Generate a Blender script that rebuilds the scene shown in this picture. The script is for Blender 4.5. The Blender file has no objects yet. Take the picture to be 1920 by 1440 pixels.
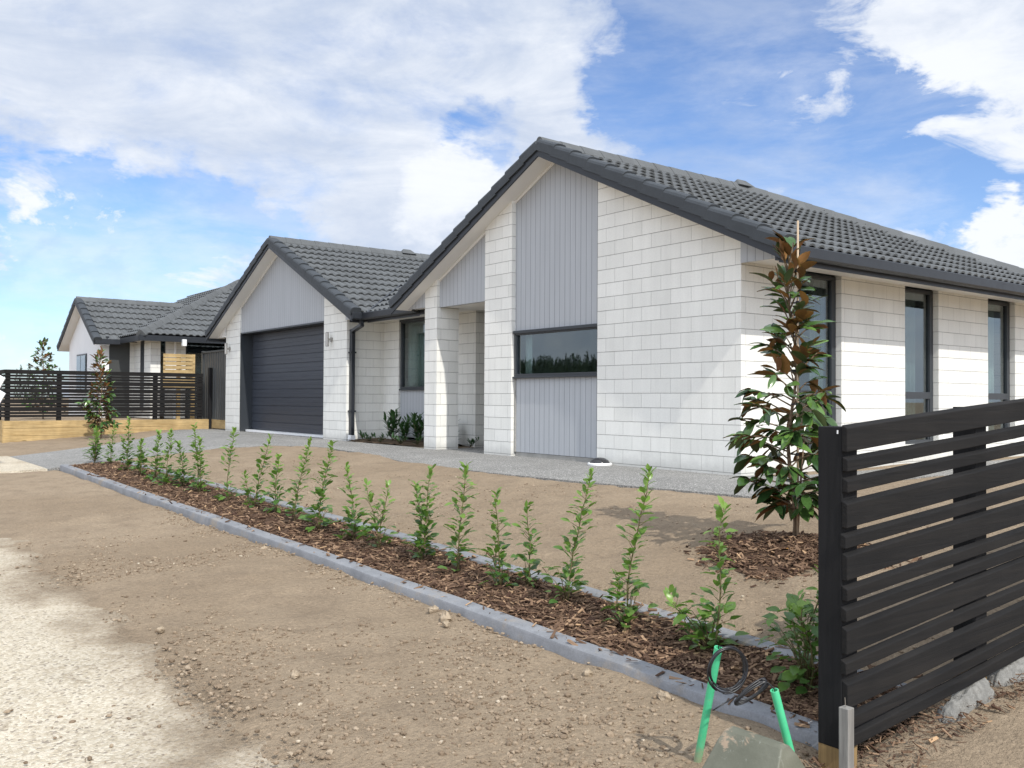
import bpy, bmesh, math, random
import numpy as np
from mathutils import Vector, Matrix, Euler

# ------------------------------------------------------------------ camera, sky, sun, exposure
scene = bpy.context.scene
COL = scene.collection
rad = math.radians

CAM = np.array([6.2032, -7.8353, .7822])
FPX = 1704.88                                   # focal length in pixels of the 1920 px wide photograph
def cam_axes(yaw=-.9164, pitch=.0165, roll=.0056):
    cy, sy, cp, sp = math.cos(yaw), math.sin(yaw), math.cos(pitch), math.sin(pitch)
    f = np.array([sy*cp, cy*cp, sp]); r = np.array([cy, -sy, 0]); u = np.cross(r, f)
    c, s = math.cos(roll), math.sin(roll)
    return r*c+u*s, -r*s+u*c, f
CR, CU, CF = cam_axes()
def ray(x, y):
    return CR*((x-960)/FPX) + CU*((720-y)/FPX) + CF

cam = bpy.data.cameras.new('camera'); camo = bpy.data.objects.new('camera', cam); COL.objects.link(camo)
cam.sensor_width = 36; cam.lens = FPX/1920*36; cam.clip_start = .05; cam.clip_end = 3000
m = Matrix.Identity(4)
for i in range(3):
    m[i][0], m[i][1], m[i][2], m[i][3] = CR[i], CU[i], -CF[i], CAM[i]
camo.matrix_world = m
scene.camera = camo

SUN_EL, SUN_AZ = rad(45), rad(-8.6)             # azimuth from +X, towards -Y
sd = Vector((math.cos(SUN_EL)*math.cos(SUN_AZ), math.cos(SUN_EL)*math.sin(SUN_AZ), math.sin(SUN_EL)))
sl = bpy.data.lights.new('sun', 'SUN'); sl.energy = 3.0; sl.angle = rad(.55); sl.color = (1, .965, .905)
so = bpy.data.objects.new('sun', sl); COL.objects.link(so)
so.rotation_euler = sd.to_track_quat('Z', 'Y').to_euler()

scene.view_settings.view_transform = 'Standard'; scene.view_settings.look = 'None'
scene.view_settings.exposure = 0.28; scene.view_settings.gamma = 1

# ---- node helpers
class NT:
    def __init__(s, tree): s.t = tree; s.n = tree.nodes; s.l = tree.links
    def new(s, typ, **kw):
        n = s.n.new(typ)
        for k, v in kw.items(): setattr(n, k, v)
        return n
    def put(s, sock, v):
        if isinstance(v, bpy.types.NodeSocket): s.l.new(v, sock)
        elif v is not None:
            if hasattr(sock.default_value, '__len__') and not isinstance(v, (tuple, list)): v = (v,)*len(sock.default_value)
            if hasattr(sock.default_value, '__len__') and len(sock.default_value) == 4 and len(v) == 3: v = (*v, 1)
            sock.default_value = v
    def math(s, op, a, b=None, c=None, clamp=False):
        n = s.new('ShaderNodeMath', operation=op, use_clamp=clamp)
        s.put(n.inputs[0], a); s.put(n.inputs[1], b)
        if c is not None: s.put(n.inputs[2], c)
        return n.outputs[0]
    def vmath(s, op, a, b=None):
        n = s.new('ShaderNodeVectorMath', operation=op); s.put(n.inputs[0], a)
        if b is not None: s.put(n.inputs[1], b)
        return n.outputs['Value'] if op in ('DOT_PRODUCT', 'LENGTH') else n.outputs[0]
    def vscale(s, a, f):
        n = s.new('ShaderNodeVectorMath', operation='SCALE'); s.put(n.inputs[0], a); s.put(n.inputs['Scale'], f); return n.outputs[0]
    def mix(s, f, a, b, mode='MIX'):
        n = s.new('ShaderNodeMix', data_type='RGBA', blend_type=mode)
        s.put(n.inputs[0], f); s.put(n.inputs[6], a); s.put(n.inputs[7], b); return n.outputs[2]
    def noise(s, vec, scale, detail=4, rough=.55, dist=0, col=False):
        n = s.new('ShaderNodeTexNoise'); s.put(n.inputs['Vector'], vec)
        n.inputs['Scale'].default_value = scale; n.inputs['Detail'].default_value = detail
        n.inputs['Roughness'].default_value = rough; n.inputs['Distortion'].default_value = dist
        return n.outputs['Color'] if col else n.outputs['Fac']
    def remap(s, v, a, b, c=0, d=1, smooth=True):
        n = s.new('ShaderNodeMapRange', interpolation_type='SMOOTHSTEP' if smooth else 'LINEAR')
        s.put(n.inputs[0], v)
        for i, q in enumerate((a, b, c, d)): s.put(n.inputs[i+1], q)
        return n.outputs[0]
    def mapping(s, vec, scale=(1, 1, 1), loc=(0, 0, 0), rot=(0, 0, 0)):
        n = s.new('ShaderNodeMapping'); s.put(n.inputs[0], vec)
        n.inputs[1].default_value = loc; n.inputs[2].default_value = rot; n.inputs[3].default_value = scale
        return n.outputs[0]
    def bump(s, h, strength=.5, dist=.01, normal=None):
        n = s.new('ShaderNodeBump'); n.inputs['Strength'].default_value = strength
        n.inputs['Distance'].default_value = dist; s.put(n.inputs['Height'], h)
        if normal is not None: s.l.new(normal, n.inputs['Normal'])
        return n.outputs[0]

# ---- world: Nishita sky with broken cloud cover
world = bpy.data.worlds.new('World'); scene.world = world; world.use_nodes = True
W = NT(world.node_tree); W.n.clear()
sky = W.new('ShaderNodeTexSky', sky_type='NISHITA', sun_disc=False)
sky.sun_elevation = SUN_EL; sky.sun_rotation = rad(90)-SUN_AZ
sky.air_density = 1.0; sky.dust_density = .4; sky.ozone_density = 1.5
gen = W.new('ShaderNodeTexCoord').outputs['Generated']
w1 = W.vscale(W.vmath('SUBTRACT', W.noise(gen, 4, 6, .62, col=True), (.5, .5, .5)), .20)
w2 = W.vscale(W.vmath('SUBTRACT', W.noise(W.mapping(gen, (1, 1, 2.2)), 14, 5, .65, col=True), (.5, .5, .5)), .085)
wdir = W.vmath('NORMALIZE', W.vmath('ADD', gen, W.vmath('ADD', w1, w2)))
def blobs(lst, vec):
    tot = None
    for px, py, r, w in lst:
        d = ray(px, py); d = d/np.linalg.norm(d); a = r/FPX
        v = W.remap(W.vmath('DOT_PRODUCT', vec, tuple(d)), math.cos(a*1.6), math.cos(a*.1), 0, w)
        tot = v if tot is None else W.math('ADD', tot, v)
    return tot
gaps = blobs([(1330, 60, 180, 1.15), (1270, 150, 110, .6), (1410, 185, 110, .6), (1690, 140, 70, .6), (1500, 25, 90, .5), (1560, 320, 190, 1.05), (1840, 320, 150, 1.05), (1700, 345, 150, .7), (1290, 285, 130, .6), (885, 262, 60, .7), (830, 180, 60, .3),
              (40, 470, 160, 1.3), (240, 490, 140, 1.25), (400, 515, 120, .9), (20, 600, 110, .6), (280, 545, 120, .75), (150, 640, 120, .45)], wdir)
cums = blobs([(50, 392, 46, .6), (205, 415, 52, .6), (120, 548, 62, .75), (25, 560, 45, .5), (825, 372, 80, .55), (330, 470, 80, .6), (1860, 410, 50, .7), (1910, 440, 50, .6),
              (1650, 90, 150, .30), (1850, 180, 120, .35), (30, 600, 40, .4), (1760, 420, 60, .4)], wdir)
brk = W.remap(W.noise(W.mapping(gen, (1.1, 1.1, 2.6), rot=(.2, .1, .5)), 6.5, 8, .62, .6), .30, .66, 1.3, .32)
gaps = W.math('MULTIPLY', gaps, brk)
flat = W.mapping(gen, (1.5, 1.5, 5.0), rot=(0, 0, .3))
n1 = W.noise(flat, 1.7, 9, .6, .35)
n2 = W.noise(W.mapping(gen, (1, 1, 1.8)), 8, 8, .64, .25)
dens = W.math('ADD', W.math('MULTIPLY', W.math('SUBTRACT', n1, .5), 1.7), .80)
dens = W.math('ADD', W.math('SUBTRACT', dens, gaps), W.math('MULTIPLY', cums, 1.05))
dens = W.math('ADD', dens, W.math('MULTIPLY', W.math('SUBTRACT', n2, .5), 1.0))
cov = W.remap(dens, -.22, .80, 0, .97)
veil = W.remap(W.noise(W.mapping(gen, (1.2, 1.2, 4.2), rot=(.1, 0, .6)), 4.0, 9, .62, .25), .36, .74, .05, .50)
cov = W.math('MAXIMUM', cov, veil)
tone = W.math('ADD', W.math('MULTIPLY', W.math('ADD', W.math('MULTIPLY', W.noise(flat, 3.2, 8, .62, .5), .7), W.math('MULTIPLY', n2, .3)), .80), W.math('MULTIPLY', cums, .30))
tone = W.remap(tone, .27, .60)
ccol = W.mix(tone, (4.9, 5.6, 6.9), (8.1, 8.35, 8.75))
# unseen cloud behind the photographer, brightness added to light the shaded front wall
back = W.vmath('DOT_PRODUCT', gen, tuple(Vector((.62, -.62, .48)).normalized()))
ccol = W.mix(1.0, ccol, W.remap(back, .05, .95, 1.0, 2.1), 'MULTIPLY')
skyc = W.mix(1.0, sky.outputs[0], (.88, 1.08, 1.40), 'MULTIPLY')
skyc = W.mix(W.remap(W.new('ShaderNodeSeparateXYZ').outputs[2], 0, 1), skyc, skyc)
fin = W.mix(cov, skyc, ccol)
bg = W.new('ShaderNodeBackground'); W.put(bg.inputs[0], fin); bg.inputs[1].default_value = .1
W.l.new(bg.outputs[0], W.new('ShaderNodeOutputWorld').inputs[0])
world.cycles.sampling_method = 'MANUAL'; world.cycles.sample_map_resolution = 512

# ------------------------------------------------------------------ materials
MATS = {}
def mat(name, fn):
    if name not in MATS:
        mm = bpy.data.materials.new(name); mm.use_nodes = True
        t = NT(mm.node_tree); t.n.clear()
        out = t.new('ShaderNodeOutputMaterial'); b = t.new('ShaderNodeBsdfPrincipled')
        t.l.new(b.outputs[0], out.inputs[0])
        fn(t, b, out); MATS[name] = mm
    return MATS[name]
def OC(t): return t.new('ShaderNodeTexCoord').outputs['Object']
def simple(name, col, rough=.5, var=.12, scale=6, bump=0, bscale=60, spec=.5, metal=0):
    def fn(t, b, o):
        v = OC(t); n = t.noise(v, scale, 5, .6)
        k = t.remap(n, .25, .75, 1-var, 1+var, False)
        t.put(b.inputs['Base Color'], t.mix(1, col, k, 'MULTIPLY'))
        t.put(b.inputs['Roughness'], t.remap(t.noise(v, scale*3, 3), .3, .7, rough*.88, min(1, rough*1.12), False))
        b.inputs['Specular IOR Level'].default_value = spec; b.inputs['Metallic'].default_value = metal
        if bump: t.put(b.inputs['Normal'], t.bump(t.noise(v, bscale, 4, .6), bump, .01))
    return mat(name, fn)

def m_block(t, b, o):
    tc = OC(t); s = t.new('ShaderNodeSeparateXYZ'); t.put(s.inputs[0], tc)
    nn = t.new('ShaderNodeSeparateXYZ'); t.put(nn.inputs[0], t.new('ShaderNodeNewGeometry').outputs['True Normal'])
    ax = t.math('GREATER_THAN', t.math('ABSOLUTE', nn.outputs[0]), .5)
    u = t.math('ADD', t.math('ADD', t.math('MULTIPLY', s.outputs[1], ax), t.math('MULTIPLY', s.outputs[0], t.math('SUBTRACT', 1, ax))), .0774)
    cv = t.new('ShaderNodeCombineXYZ'); t.put(cv.inputs[0], u); t.put(cv.inputs[1], s.outputs[2])
    wob = t.vscale(t.vmath('SUBTRACT', t.noise(tc, 14, 2, col=True), (.5, .5, .5)), .004)
    vec = t.vmath('ADD', cv.outputs[0], wob)
    br = t.new('ShaderNodeTexBrick', offset=.5, offset_frequency=2)
    t.put(br.inputs['Vector'], vec)
    br.inputs['Color1'].default_value = (.84, .826, .768, 1); br.inputs['Color2'].default_value = (.775, .763, .708, 1)
    zf_ = t.math('FRACT', t.math('ADD', t.math('DIVIDE', s.outputs[2], .172), .5)); hm = t.math('LESS_THAN', t.math('ABSOLUTE', t.math('SUBTRACT', zf_, .5)), .035)
    t.put(br.inputs['Mortar'], t.mix(hm, (.63, .615, .575), (.40, .39, .36))); br.inputs['Scale'].default_value = 1
    br.inputs['Mortar Size'].default_value = .0032; br.inputs['Mortar Smooth'].default_value = .15
    br.inputs['Bias'].default_value = 0; br.inputs['Brick Width'].default_value = .3096; br.inputs['Row Height'].default_value = .172
    big = t.remap(t.noise(tc, 1.1, 4, .6), .3, .7, .94, 1.04, False)
    fine = t.remap(t.noise(tc, 55, 4, .7), .3, .7, .95, 1.04, False)
    streak = t.remap(t.noise(t.mapping(tc, (9, 9, .8)), 1.0, 5, .65), .35, .7, .955, 1.02, False)
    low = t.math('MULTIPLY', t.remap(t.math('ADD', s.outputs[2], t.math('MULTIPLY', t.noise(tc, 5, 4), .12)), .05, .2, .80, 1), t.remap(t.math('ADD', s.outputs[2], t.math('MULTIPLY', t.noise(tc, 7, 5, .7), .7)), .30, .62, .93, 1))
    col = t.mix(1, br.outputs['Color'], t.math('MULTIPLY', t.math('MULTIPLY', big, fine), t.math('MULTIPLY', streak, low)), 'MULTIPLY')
    t.put(b.inputs['Base Color'], col); b.inputs['Roughness'].default_value = .9; b.inputs['Specular IOR Level'].default_value = .25
    h = t.math('ADD', t.math('MULTIPLY', t.math('SUBTRACT', 1, br.outputs['Fac']), 1.0), t.math('MULTIPLY', t.noise(tc, 70, 4, .65), .16))
    t.put(b.inputs['Normal'], t.bump(h, .9, .006))
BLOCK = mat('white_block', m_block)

def m_clad(t, b, o):
    tc = OC(t); s = t.new('ShaderNodeSeparateXYZ'); t.put(s.inputs[0], tc)
    f = t.math('FRACT', t.math('DIVIDE', t.math('ADD', s.outputs[0], 50.0), .105))
    g = t.math('LESS_THAN', f, .062)
    n = t.remap(t.noise(t.mapping(tc, (10, 10, .6)), 1.5, 5, .6), .3, .7, .95, 1.05, False)
    c = t.mix(1, (.415, .428, .442), n, 'MULTIPLY')
    t.put(b.inputs['Base Color'], t.mix(g, c, (.17, .185, .20)))
    b.inputs['Roughness'].default_value = .6
    t.put(b.inputs['Normal'], t.bump(t.math('SUBTRACT', 1, g), .7, .008))
CLAD = mat('grey_groove_cladding', m_clad)

def m_tile(t, b, o):
    tc = OC(t)
    n = t.noise(tc, 2.2, 5, .65); n2 = t.noise(tc, 90, 3, .7)
    k = t.math('MULTIPLY', t.remap(n, .3, .7, .90, 1.10, False), t.remap(n2, .3, .7, .88, 1.12, False))
    vor = t.new('ShaderNodeTexVoronoi'); t.put(vor.inputs['Vector'], t.mapping(tc, (3.0, 3.0, .6))); vor.inputs['Scale'].default_value = 1
    hs = t.new('ShaderNodeSeparateColor'); t.put(hs.inputs[0], vor.outputs['Color'])
    k = t.math('MULTIPLY', k, t.remap(hs.outputs[0], 0, 1, .9, 1.1, False))
    t.put(b.inputs['Base Color'], t.mix(1, (.102, .107, .108), k, 'MULTIPLY'))
    b.inputs['Roughness'].default_value = .72; b.inputs['Specular IOR Level'].default_value = .35
    t.put(b.inputs['Normal'], t.bump(n2, .35, .004))
TILE = mat('grey_concrete_tile', m_tile)
CAPM = simple('dark_grey_tile', (.046, .052, .058), .6, .14, 5, .25, 90, .4)
TRIM = simple('charcoal_steel', (.022, .025, .030), .38, .1, 4)
FRAME = simple('charcoal_aluminium', (.036, .041, .047), .35, .08, 4)
SOFFIT = simple('white_soffit_board', (.76, .745, .71), .7, .04, 1.5)
RENDER = simple('white_plaster', (.80, .80, .79), .85, .04, 2, .2, 40)
CONC = simple('grey_slab_edge', (.30, .29, .265), .9, .2, 8, .4, 50)
DARKIN = simple('dark_room_surface', (.11, .115, .12), .9, .05)
PALEIN = simple('pale_room_surface', (.42, .42, .40), .9, .05)
WHITE = simple('white_pvc', (.8, .8, .79), .4, .03)
STEEL = simple('brushed_steel', (.42, .40, .37), .35, .08, 20, metal=.8)
BLACKP = simple('black_plastic', (.012, .012, .014), .35, .1)

def m_door(t, b, o):
    tc = OC(t)
    n = t.noise(t.mapping(tc, (1.5, 1, 40)), 1, 4, .6)
    t.put(b.inputs['Base Color'], t.mix(1, (.043, .049, .062), t.remap(n, .3, .7, .86, 1.14, False), 'MULTIPLY'))
    b.inputs['Roughness'].default_value = .42
    t.put(b.inputs['Normal'], t.bump(t.noise(tc, 220, 3), .12, .003))
DOOR = mat('charcoal_door_steel', m_door)

def m_glass(t, b, o):
    lw = t.new('ShaderNodeLayerWeight'); lw.inputs[0].default_value = .5
    fac = t.math('ADD', t.math('MULTIPLY', t.math('POWER', lw.outputs['Facing'], 4.0), .85), .125, clamp=True)
    tr = t.new('ShaderNodeBsdfTransparent'); tr.inputs[0].default_value = (.66, .73, .72, 1)
    gl = t.new('ShaderNodeBsdfGlossy'); gl.inputs['Roughness'].default_value = .004; gl.inputs[0].default_value = (.92, .97, 1, 1)
    nz = t.bump(t.noise(OC(t), 1.3, 2), .018, .05); t.l.new(nz, gl.inputs['Normal'])
    mx = t.new('ShaderNodeMixShader'); t.put(mx.inputs[0], fac); t.l.new(tr.outputs[0], mx.inputs[1]); t.l.new(gl.outputs[0], mx.inputs[2])
    t.l.new(mx.outputs[0], o.inputs[0])
GLASS = mat('window_glass', m_glass)
CURT = simple('white_curtain_cloth', (.74, .74, .71), .9, .06, 5, .15, 200)
CURTD = simple('grey_lined_curtain', (.40, .40, .37), .9, .08, 5, .15, 200)

def wood(name, col, dark, rough=.7, knots=True, axis=1):
    def fn(t, b, o):
        tc = OC(t); sc = [26, 26, 26]; sc[axis] = 1.3
        ri = t.new('ShaderNodeObjectInfo').outputs['Random']
        tc = t.vmath('ADD', tc, t.vscale((17.3, 9.1, 5.7), ri)) if False else tc
        g = t.noise(t.mapping(tc, sc), 1.4, 6, .65, .6)
        big = t.noise(tc, 3, 3, .6)
        c = t.mix(t.remap(g, .32, .68), dark, col)
        c = t.mix(1, c, t.remap(big, .3, .7, .78, 1.2, False), 'MULTIPLY')
        if knots:
            sv = [5, 5, 5]; sv[axis] = 1.7
            v = t.new('ShaderNodeTexVoronoi'); t.put(v.inputs['Vector'], t.mapping(tc, sv)); v.inputs['Scale'].default_value = 1
            c = t.mix(t.remap(v.outputs['Distance'], .03, .13, .75, 0), c, tuple(q*.45 for q in dark))
        t.put(b.inputs['Base Color'], c); b.inputs['Roughness'].default_value = rough; b.inputs['Specular IOR Level'].default_value = .25
        t.put(b.inputs['Normal'], t.bump(g, .6, .005))
    return mat(name, fn)
FENCE = wood('black_stained_timber', (.0150, .0135, .0125), (.0085, .0082, .0084), .85, True, 1)
FENCEX = wood('black_stained_timber_lengthwise', (.0150, .0135, .0125), (.0085, .0082, .0084), .85, True, 0)
POSTM = wood('black_stained_post', (.0130, .0125, .013), (.0085, .0085, .009), .8, False, 2)
PINE = wood('treated_pine', (.49, .355, .175), (.35, .24, .105), .75, True, 1)
PINEX = wood('treated_pine_lengthwise', (.49, .355, .175), (.35, .24, .105), .75, True, 0)
RAWP = wood('raw_pine_post', (.30, .20, .09), (.20, .13, .06), .85, False, 2)
GREYW = wood('weathered_grey_timber', (.30, .285, .26), (.18, .17, .155), .85, False, 2)

def dirt_nodes(t, tc):
    big = t.noise(tc, .45, 5, .6, .4); mid = t.noise(tc, 3.2, 6, .65, .3); fine = t.noise(tc, 38, 5, .7); vf = t.noise(tc, 170, 3, .7)
    c = t.mix(t.remap(big, .3, .7), (.282, .215, .146), (.338, .263, .183))
    c = t.mix(t.remap(mid, .42, .72, 0, .7), c, (.238, .182, .126))
    c = t.mix(1, c, t.math('MULTIPLY', t.remap(fine, .3, .7, .82, 1.14, False), t.remap(vf, .3, .7, .85, 1.14, False)), 'MULTIPLY')
    sp = t.new('ShaderNodeTexVoronoi'); t.put(sp.inputs['Vector'], tc); sp.inputs['Scale'].default_value = 17
    c = t.mix(t.remap(sp.outputs['Distance'], .03, .07, .6, 0), c, (.44, .37, .28))
    clod = t.new('ShaderNodeTexVoronoi'); t.put(clod.inputs['Vector'], t.vmath('ADD', tc, t.vscale(t.noise(tc, 20, 3, col=True), .05))); clod.inputs['Scale'].default_value = 34
    h = t.math('ADD', t.math('MULTIPLY', fine, .6), t.math('ADD', t.math('MULTIPLY', t.noise(tc, 95, 4, .7), .45), t.math('MULTIPLY', t.math('SUBTRACT', 1, clod.outputs['Distance']), .3)))
    return c, h
def m_dirt(t, b, o):
    c, h = dirt_nodes(t, OC(t))
    t.put(b.inputs['Base Color'], c); b.inputs['Roughness'].default_value = .97; b.inputs['Specular IOR Level'].default_value = .1
    t.put(b.inputs['Normal'], t.bump(h, .85, .026))
DIRT = mat('bare_topsoil', m_dirt)

def m_aggr(name, c1, c2, c3):
    def fn(t, b, o):
        tc = OC(t)
        v = t.new('ShaderNodeTexVoronoi'); t.put(v.inputs['Vector'], tc); v.inputs['Scale'].default_value = 110
        hs = t.new('ShaderNodeSeparateColor'); t.put(hs.inputs[0], v.outputs['Color'])
        c = t.mix(t.remap(hs.outputs[0], .1, .9), c1, c2)
        c = t.mix(t.remap(hs.outputs[1], .82, .9), c, c3)
        c = t.mix(1, c, t.remap(t.noise(tc, 1.2, 5, .6), .3, .7, .86, 1.12, False), 'MULTIPLY')
        t.put(b.inputs['Base Color'], c); b.inputs['Roughness'].default_value = .9; b.inputs['Specular IOR Level'].default_value = .2
        t.put(b.inputs['Normal'], t.bump(t.math('SUBTRACT', 1, v.outputs['Distance']), .5, .006))
    return mat(name, fn)
AGGR = m_aggr('exposed_aggregate', (.155, .152, .142), (.275, .268, .25), (.45, .43, .40))

def m_footpath(t, b, o, edge=True):
    tc = OC(t); s = t.new('ShaderNodeSeparateXYZ'); t.put(s.inputs[0], tc)
    v = t.new('ShaderNodeTexVoronoi'); t.put(v.inputs['Vector'], tc); v.inputs['Scale'].default_value = 75
    hs = t.new('ShaderNodeSeparateColor'); t.put(hs.inputs[0], v.outputs['Color'])
    c = t.mix(t.remap(hs.outputs[0], .1, .9), (.50, .43, .32), (.66, .59, .47))
    c = t.mix(t.remap(hs.outputs[1], .88, .95), c, (.33, .28, .22))
    c = t.mix(1, c, t.remap(t.noise(tc, 1.6, 4), .3, .7, .9, 1.08, False), 'MULTIPLY')
    e = t.math('ADD', s.outputs[1], t.math('ADD', t.math('MULTIPLY', t.math('SUBTRACT', t.noise(tc, .9, 4, .6, .6), .5), 1.5), t.math('MULTIPLY', t.math('SUBTRACT', t.noise(tc, 5, 5, .7), .5), .5)))
    msk = t.remap(e, -7.05, -6.35) if edge else t.remap(t.noise(tc, .7, 3), .55, .75, 0, .5)
    msk = t.math('MAXIMUM', msk, t.remap(t.noise(tc, 2.6, 6, .7, .8), .60, .74, 0, .7))
    dirt, dh = dirt_nodes(t, tc)
    t.put(b.inputs['Base Color'], t.mix(msk, c, dirt)); b.inputs['Roughness'].default_value = .96; b.inputs['Specular IOR Level'].default_value = .1
    h = t.math('ADD', t.math('MULTIPLY', t.math('SUBTRACT', 1, v.outputs['Distance']), .2), t.math('MULTIPLY', t.noise(tc, 60, 4, .7), .4))
    h = t.math('ADD', t.math('MULTIPLY', h, t.math('SUBTRACT', 1, msk)), t.math('MULTIPLY', dh, msk))
    t.put(b.inputs['Normal'], t.bump(h, .95, .034))
FOOT = mat('cream_footpath_concrete', m_footpath)
APR = mat('cream_apron_concrete', lambda t, b, o: m_footpath(t, b, o, False))

def m_kerb(t, b, o):
    tc = OC(t)
    c = t.mix(t.remap(t.noise(tc, 5, 5, .65), .3, .7), (.19, .195, .205), (.255, .26, .27))
    c = t.mix(t.remap(t.noise(tc, 2.6, 7, .72), .52, .70, 0, .75), c, (.30, .25, .19))
    c = t.mix(1, c, t.remap(t.noise(tc, 120, 3, .7), .3, .7, .88, 1.12, False), 'MULTIPLY')
    t.put(b.inputs['Base Color'], c); b.inputs['Roughness'].default_value = .88; b.inputs['Specular IOR Level'].default_value = .25
    t.put(b.inputs['Normal'], t.bump(t.noise(tc, 70, 4, .65), .35, .006))
KERB = mat('blue_grey_concrete_edging', m_kerb)

def m_chip(t, b, o):
    at = t.new('ShaderNodeAttribute', attribute_name='tint').outputs['Fac']
    cr = t.new('ShaderNodeValToRGB'); t.put(cr.inputs[0], at)
    e = cr.color_ramp.elements
    e[0].position = 0; e[0].color = (.052, .027, .018, 1); e[1].position = 1; e[1].color = (.46, .30, .17, 1)
    for p, c in ((.35, (.110, .066, .042, 1)), (.62, (.165, .102, .064, 1)), (.85, (.245, .158, .10, 1)), (.95, (.34, .225, .14, 1))):
        q = e.new(p); q.color = c
    t.put(b.inputs['Base Color'], cr.outputs[0]); b.inputs['Roughness'].default_value = .9; b.inputs['Specular IOR Level'].default_value = .2
CHIP = mat('bark_chip', m_chip)
MULCHB = simple('fine_bark', (.080, .050, .033), .97, .45, 22, .9, 60, .1)

def m_pebble(t, b, o):
    at = t.new('ShaderNodeAttribute', attribute_name='tint').outputs['Fac']
    cr = t.new('ShaderNodeValToRGB'); t.put(cr.inputs[0], at)
    e = cr.color_ramp.elements
    e[0].position = 0; e[0].color = (.17, .125, .085, 1); e[1].position = 1; e[1].color = (.50, .43, .33, 1)
    for p, c in ((.6, (.27, .205, .142, 1)), (.90, (.32, .25, .178, 1)), (.985, (.36, .29, .21, 1))):
        q = e.new(p); q.color = c
    t.put(b.inputs['Base Color'], t.mix(1, cr.outputs[0], t.remap(t.noise(OC(t), 120, 3), .3, .7, .85, 1.15, False), 'MULTIPLY'))
    b.inputs['Roughness'].default_value = .95; b.inputs['Specular IOR Level'].default_value = .12
PEB = mat('soil_clods_and_stones', m_pebble)
STONE = simple('pale_brown_stone', (.34, .27, .19), .95, .3, 30, .6, 60, .15)

def m_leaf(name, c1, c2, rough, trans, tcol):
    def fn(t, b, o):
        at = t.new('ShaderNodeAttribute', attribute_name='tint').outputs['Fac']
        c = t.mix(at, c1, c2)
        c = t.mix(1, c, t.remap(t.noise(OC(t), 60, 3), .3, .7, .88, 1.12, False), 'MULTIPLY')
        t.put(b.inputs['Base Color'], c); b.inputs['Roughness'].default_value = rough
        if trans:
            tl = t.new('ShaderNodeBsdfTranslucent'); t.put(tl.inputs[0], t.mix(at, tcol, tuple(min(1, q*1.3) for q in tcol)))
            mx = t.new('ShaderNodeMixShader'); mx.inputs[0].default_value = trans
            t.l.new(b.outputs[0], mx.inputs[1]); t.l.new(tl.outputs[0], mx.inputs[2]); t.l.new(mx.outputs[0], o.inputs[0])
    return mat(name, fn)
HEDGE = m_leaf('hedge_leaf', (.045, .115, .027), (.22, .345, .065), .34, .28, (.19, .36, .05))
MAGT = m_leaf('magnolia_leaf_top', (.026, .066, .02), (.13, .24, .05), .20, .08, (.08, .18, .02))
MAGB = m_leaf('magnolia_leaf_underside', (.17, .070, .026), (.42, .20, .06), .65, .10, (.28, .12, .03))
MAGB2 = m_leaf('magnolia_leaf_green_underside', (.06, .085, .03), (.13, .16, .06), .6, .10, (.1, .2, .03))
BEDL = m_leaf('strap_leaf', (.018, .055, .018), (.055, .125, .035), .32, .12, (.06, .16, .03))
FARL = m_leaf('far_foliage', (.018, .035, .015), (.05, .085, .03), .8, 0, (0, 0, 0))
STEM = simple('green_brown_stem', (.13, .11, .045), .7, .2, 20)
BARK = simple('grey_brown_bark', (.17, .115, .07), .8, .25, 25, .4, 60)
BAMB = simple('bamboo_cane', (.44, .33, .22), .55, .15, 12)
def m_conduit(t, b, o):
    tc = OC(t); c = t.mix(t.remap(t.noise(tc, 14, 5, .6), .3, .7), (.065, .50, .235), (.095, .58, .29))
    s_ = t.new('ShaderNodeSeparateXYZ'); t.put(s_.inputs[0], tc)
    mud = t.remap(t.math('ADD', s_.outputs[2], t.math('MULTIPLY', t.noise(tc, 30, 5, .7), .16)), .08, .2, .8, 0)
    mud = t.math('MAXIMUM', mud, t.remap(t.noise(tc, 55, 6, .75), .60, .70, 0, .55))
    t.put(b.inputs['Base Color'], t.mix(mud, c, (.33, .27, .18))); t.put(b.inputs['Roughness'], t.remap(mud, 0, 1, .42, .9))
CONDUIT = mat('mint_green_plastic', m_conduit)
def m_pit(t, b, o):
    tc = OC(t); c = t.mix(t.remap(t.noise(tc, 6, 6, .65), .3, .7), (.105, .107, .076), (.155, .155, .115))
    c = t.mix(t.remap(t.noise(tc, 9, 6, .7, .8), .56, .63, 0, .85), c, (.34, .25, .17))
    c = t.mix(t.remap(t.noise(t.mapping(tc, (60, 60, 6)), 1, 4, .7), .60, .72, 0, .6), c, (.32, .33, .28))
    t.put(b.inputs['Base Color'], c); b.inputs['Roughness'].default_value = .6
    t.put(b.inputs['Normal'], t.bump(t.noise(tc, 80, 4, .7), .35, .004))
PITM = mat('olive_plastic', m_pit)
FOOTING = simple('rough_footing_concrete', (.215, .208, .19), .97, .35, 30, 1.0, 55, .05)
SCREENM = simple('grey_coloursteel', (.055, .058, .056), .45, .1, 3)
TEAL = simple('teal_print', (.02, .30, .33), .4, .04)
SIGNW = simple('white_sign_board', (.82, .82, .82), .45, .03)
LAMPG = simple('dark_lens', (.03, .03, .032), .15, .05)

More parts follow.
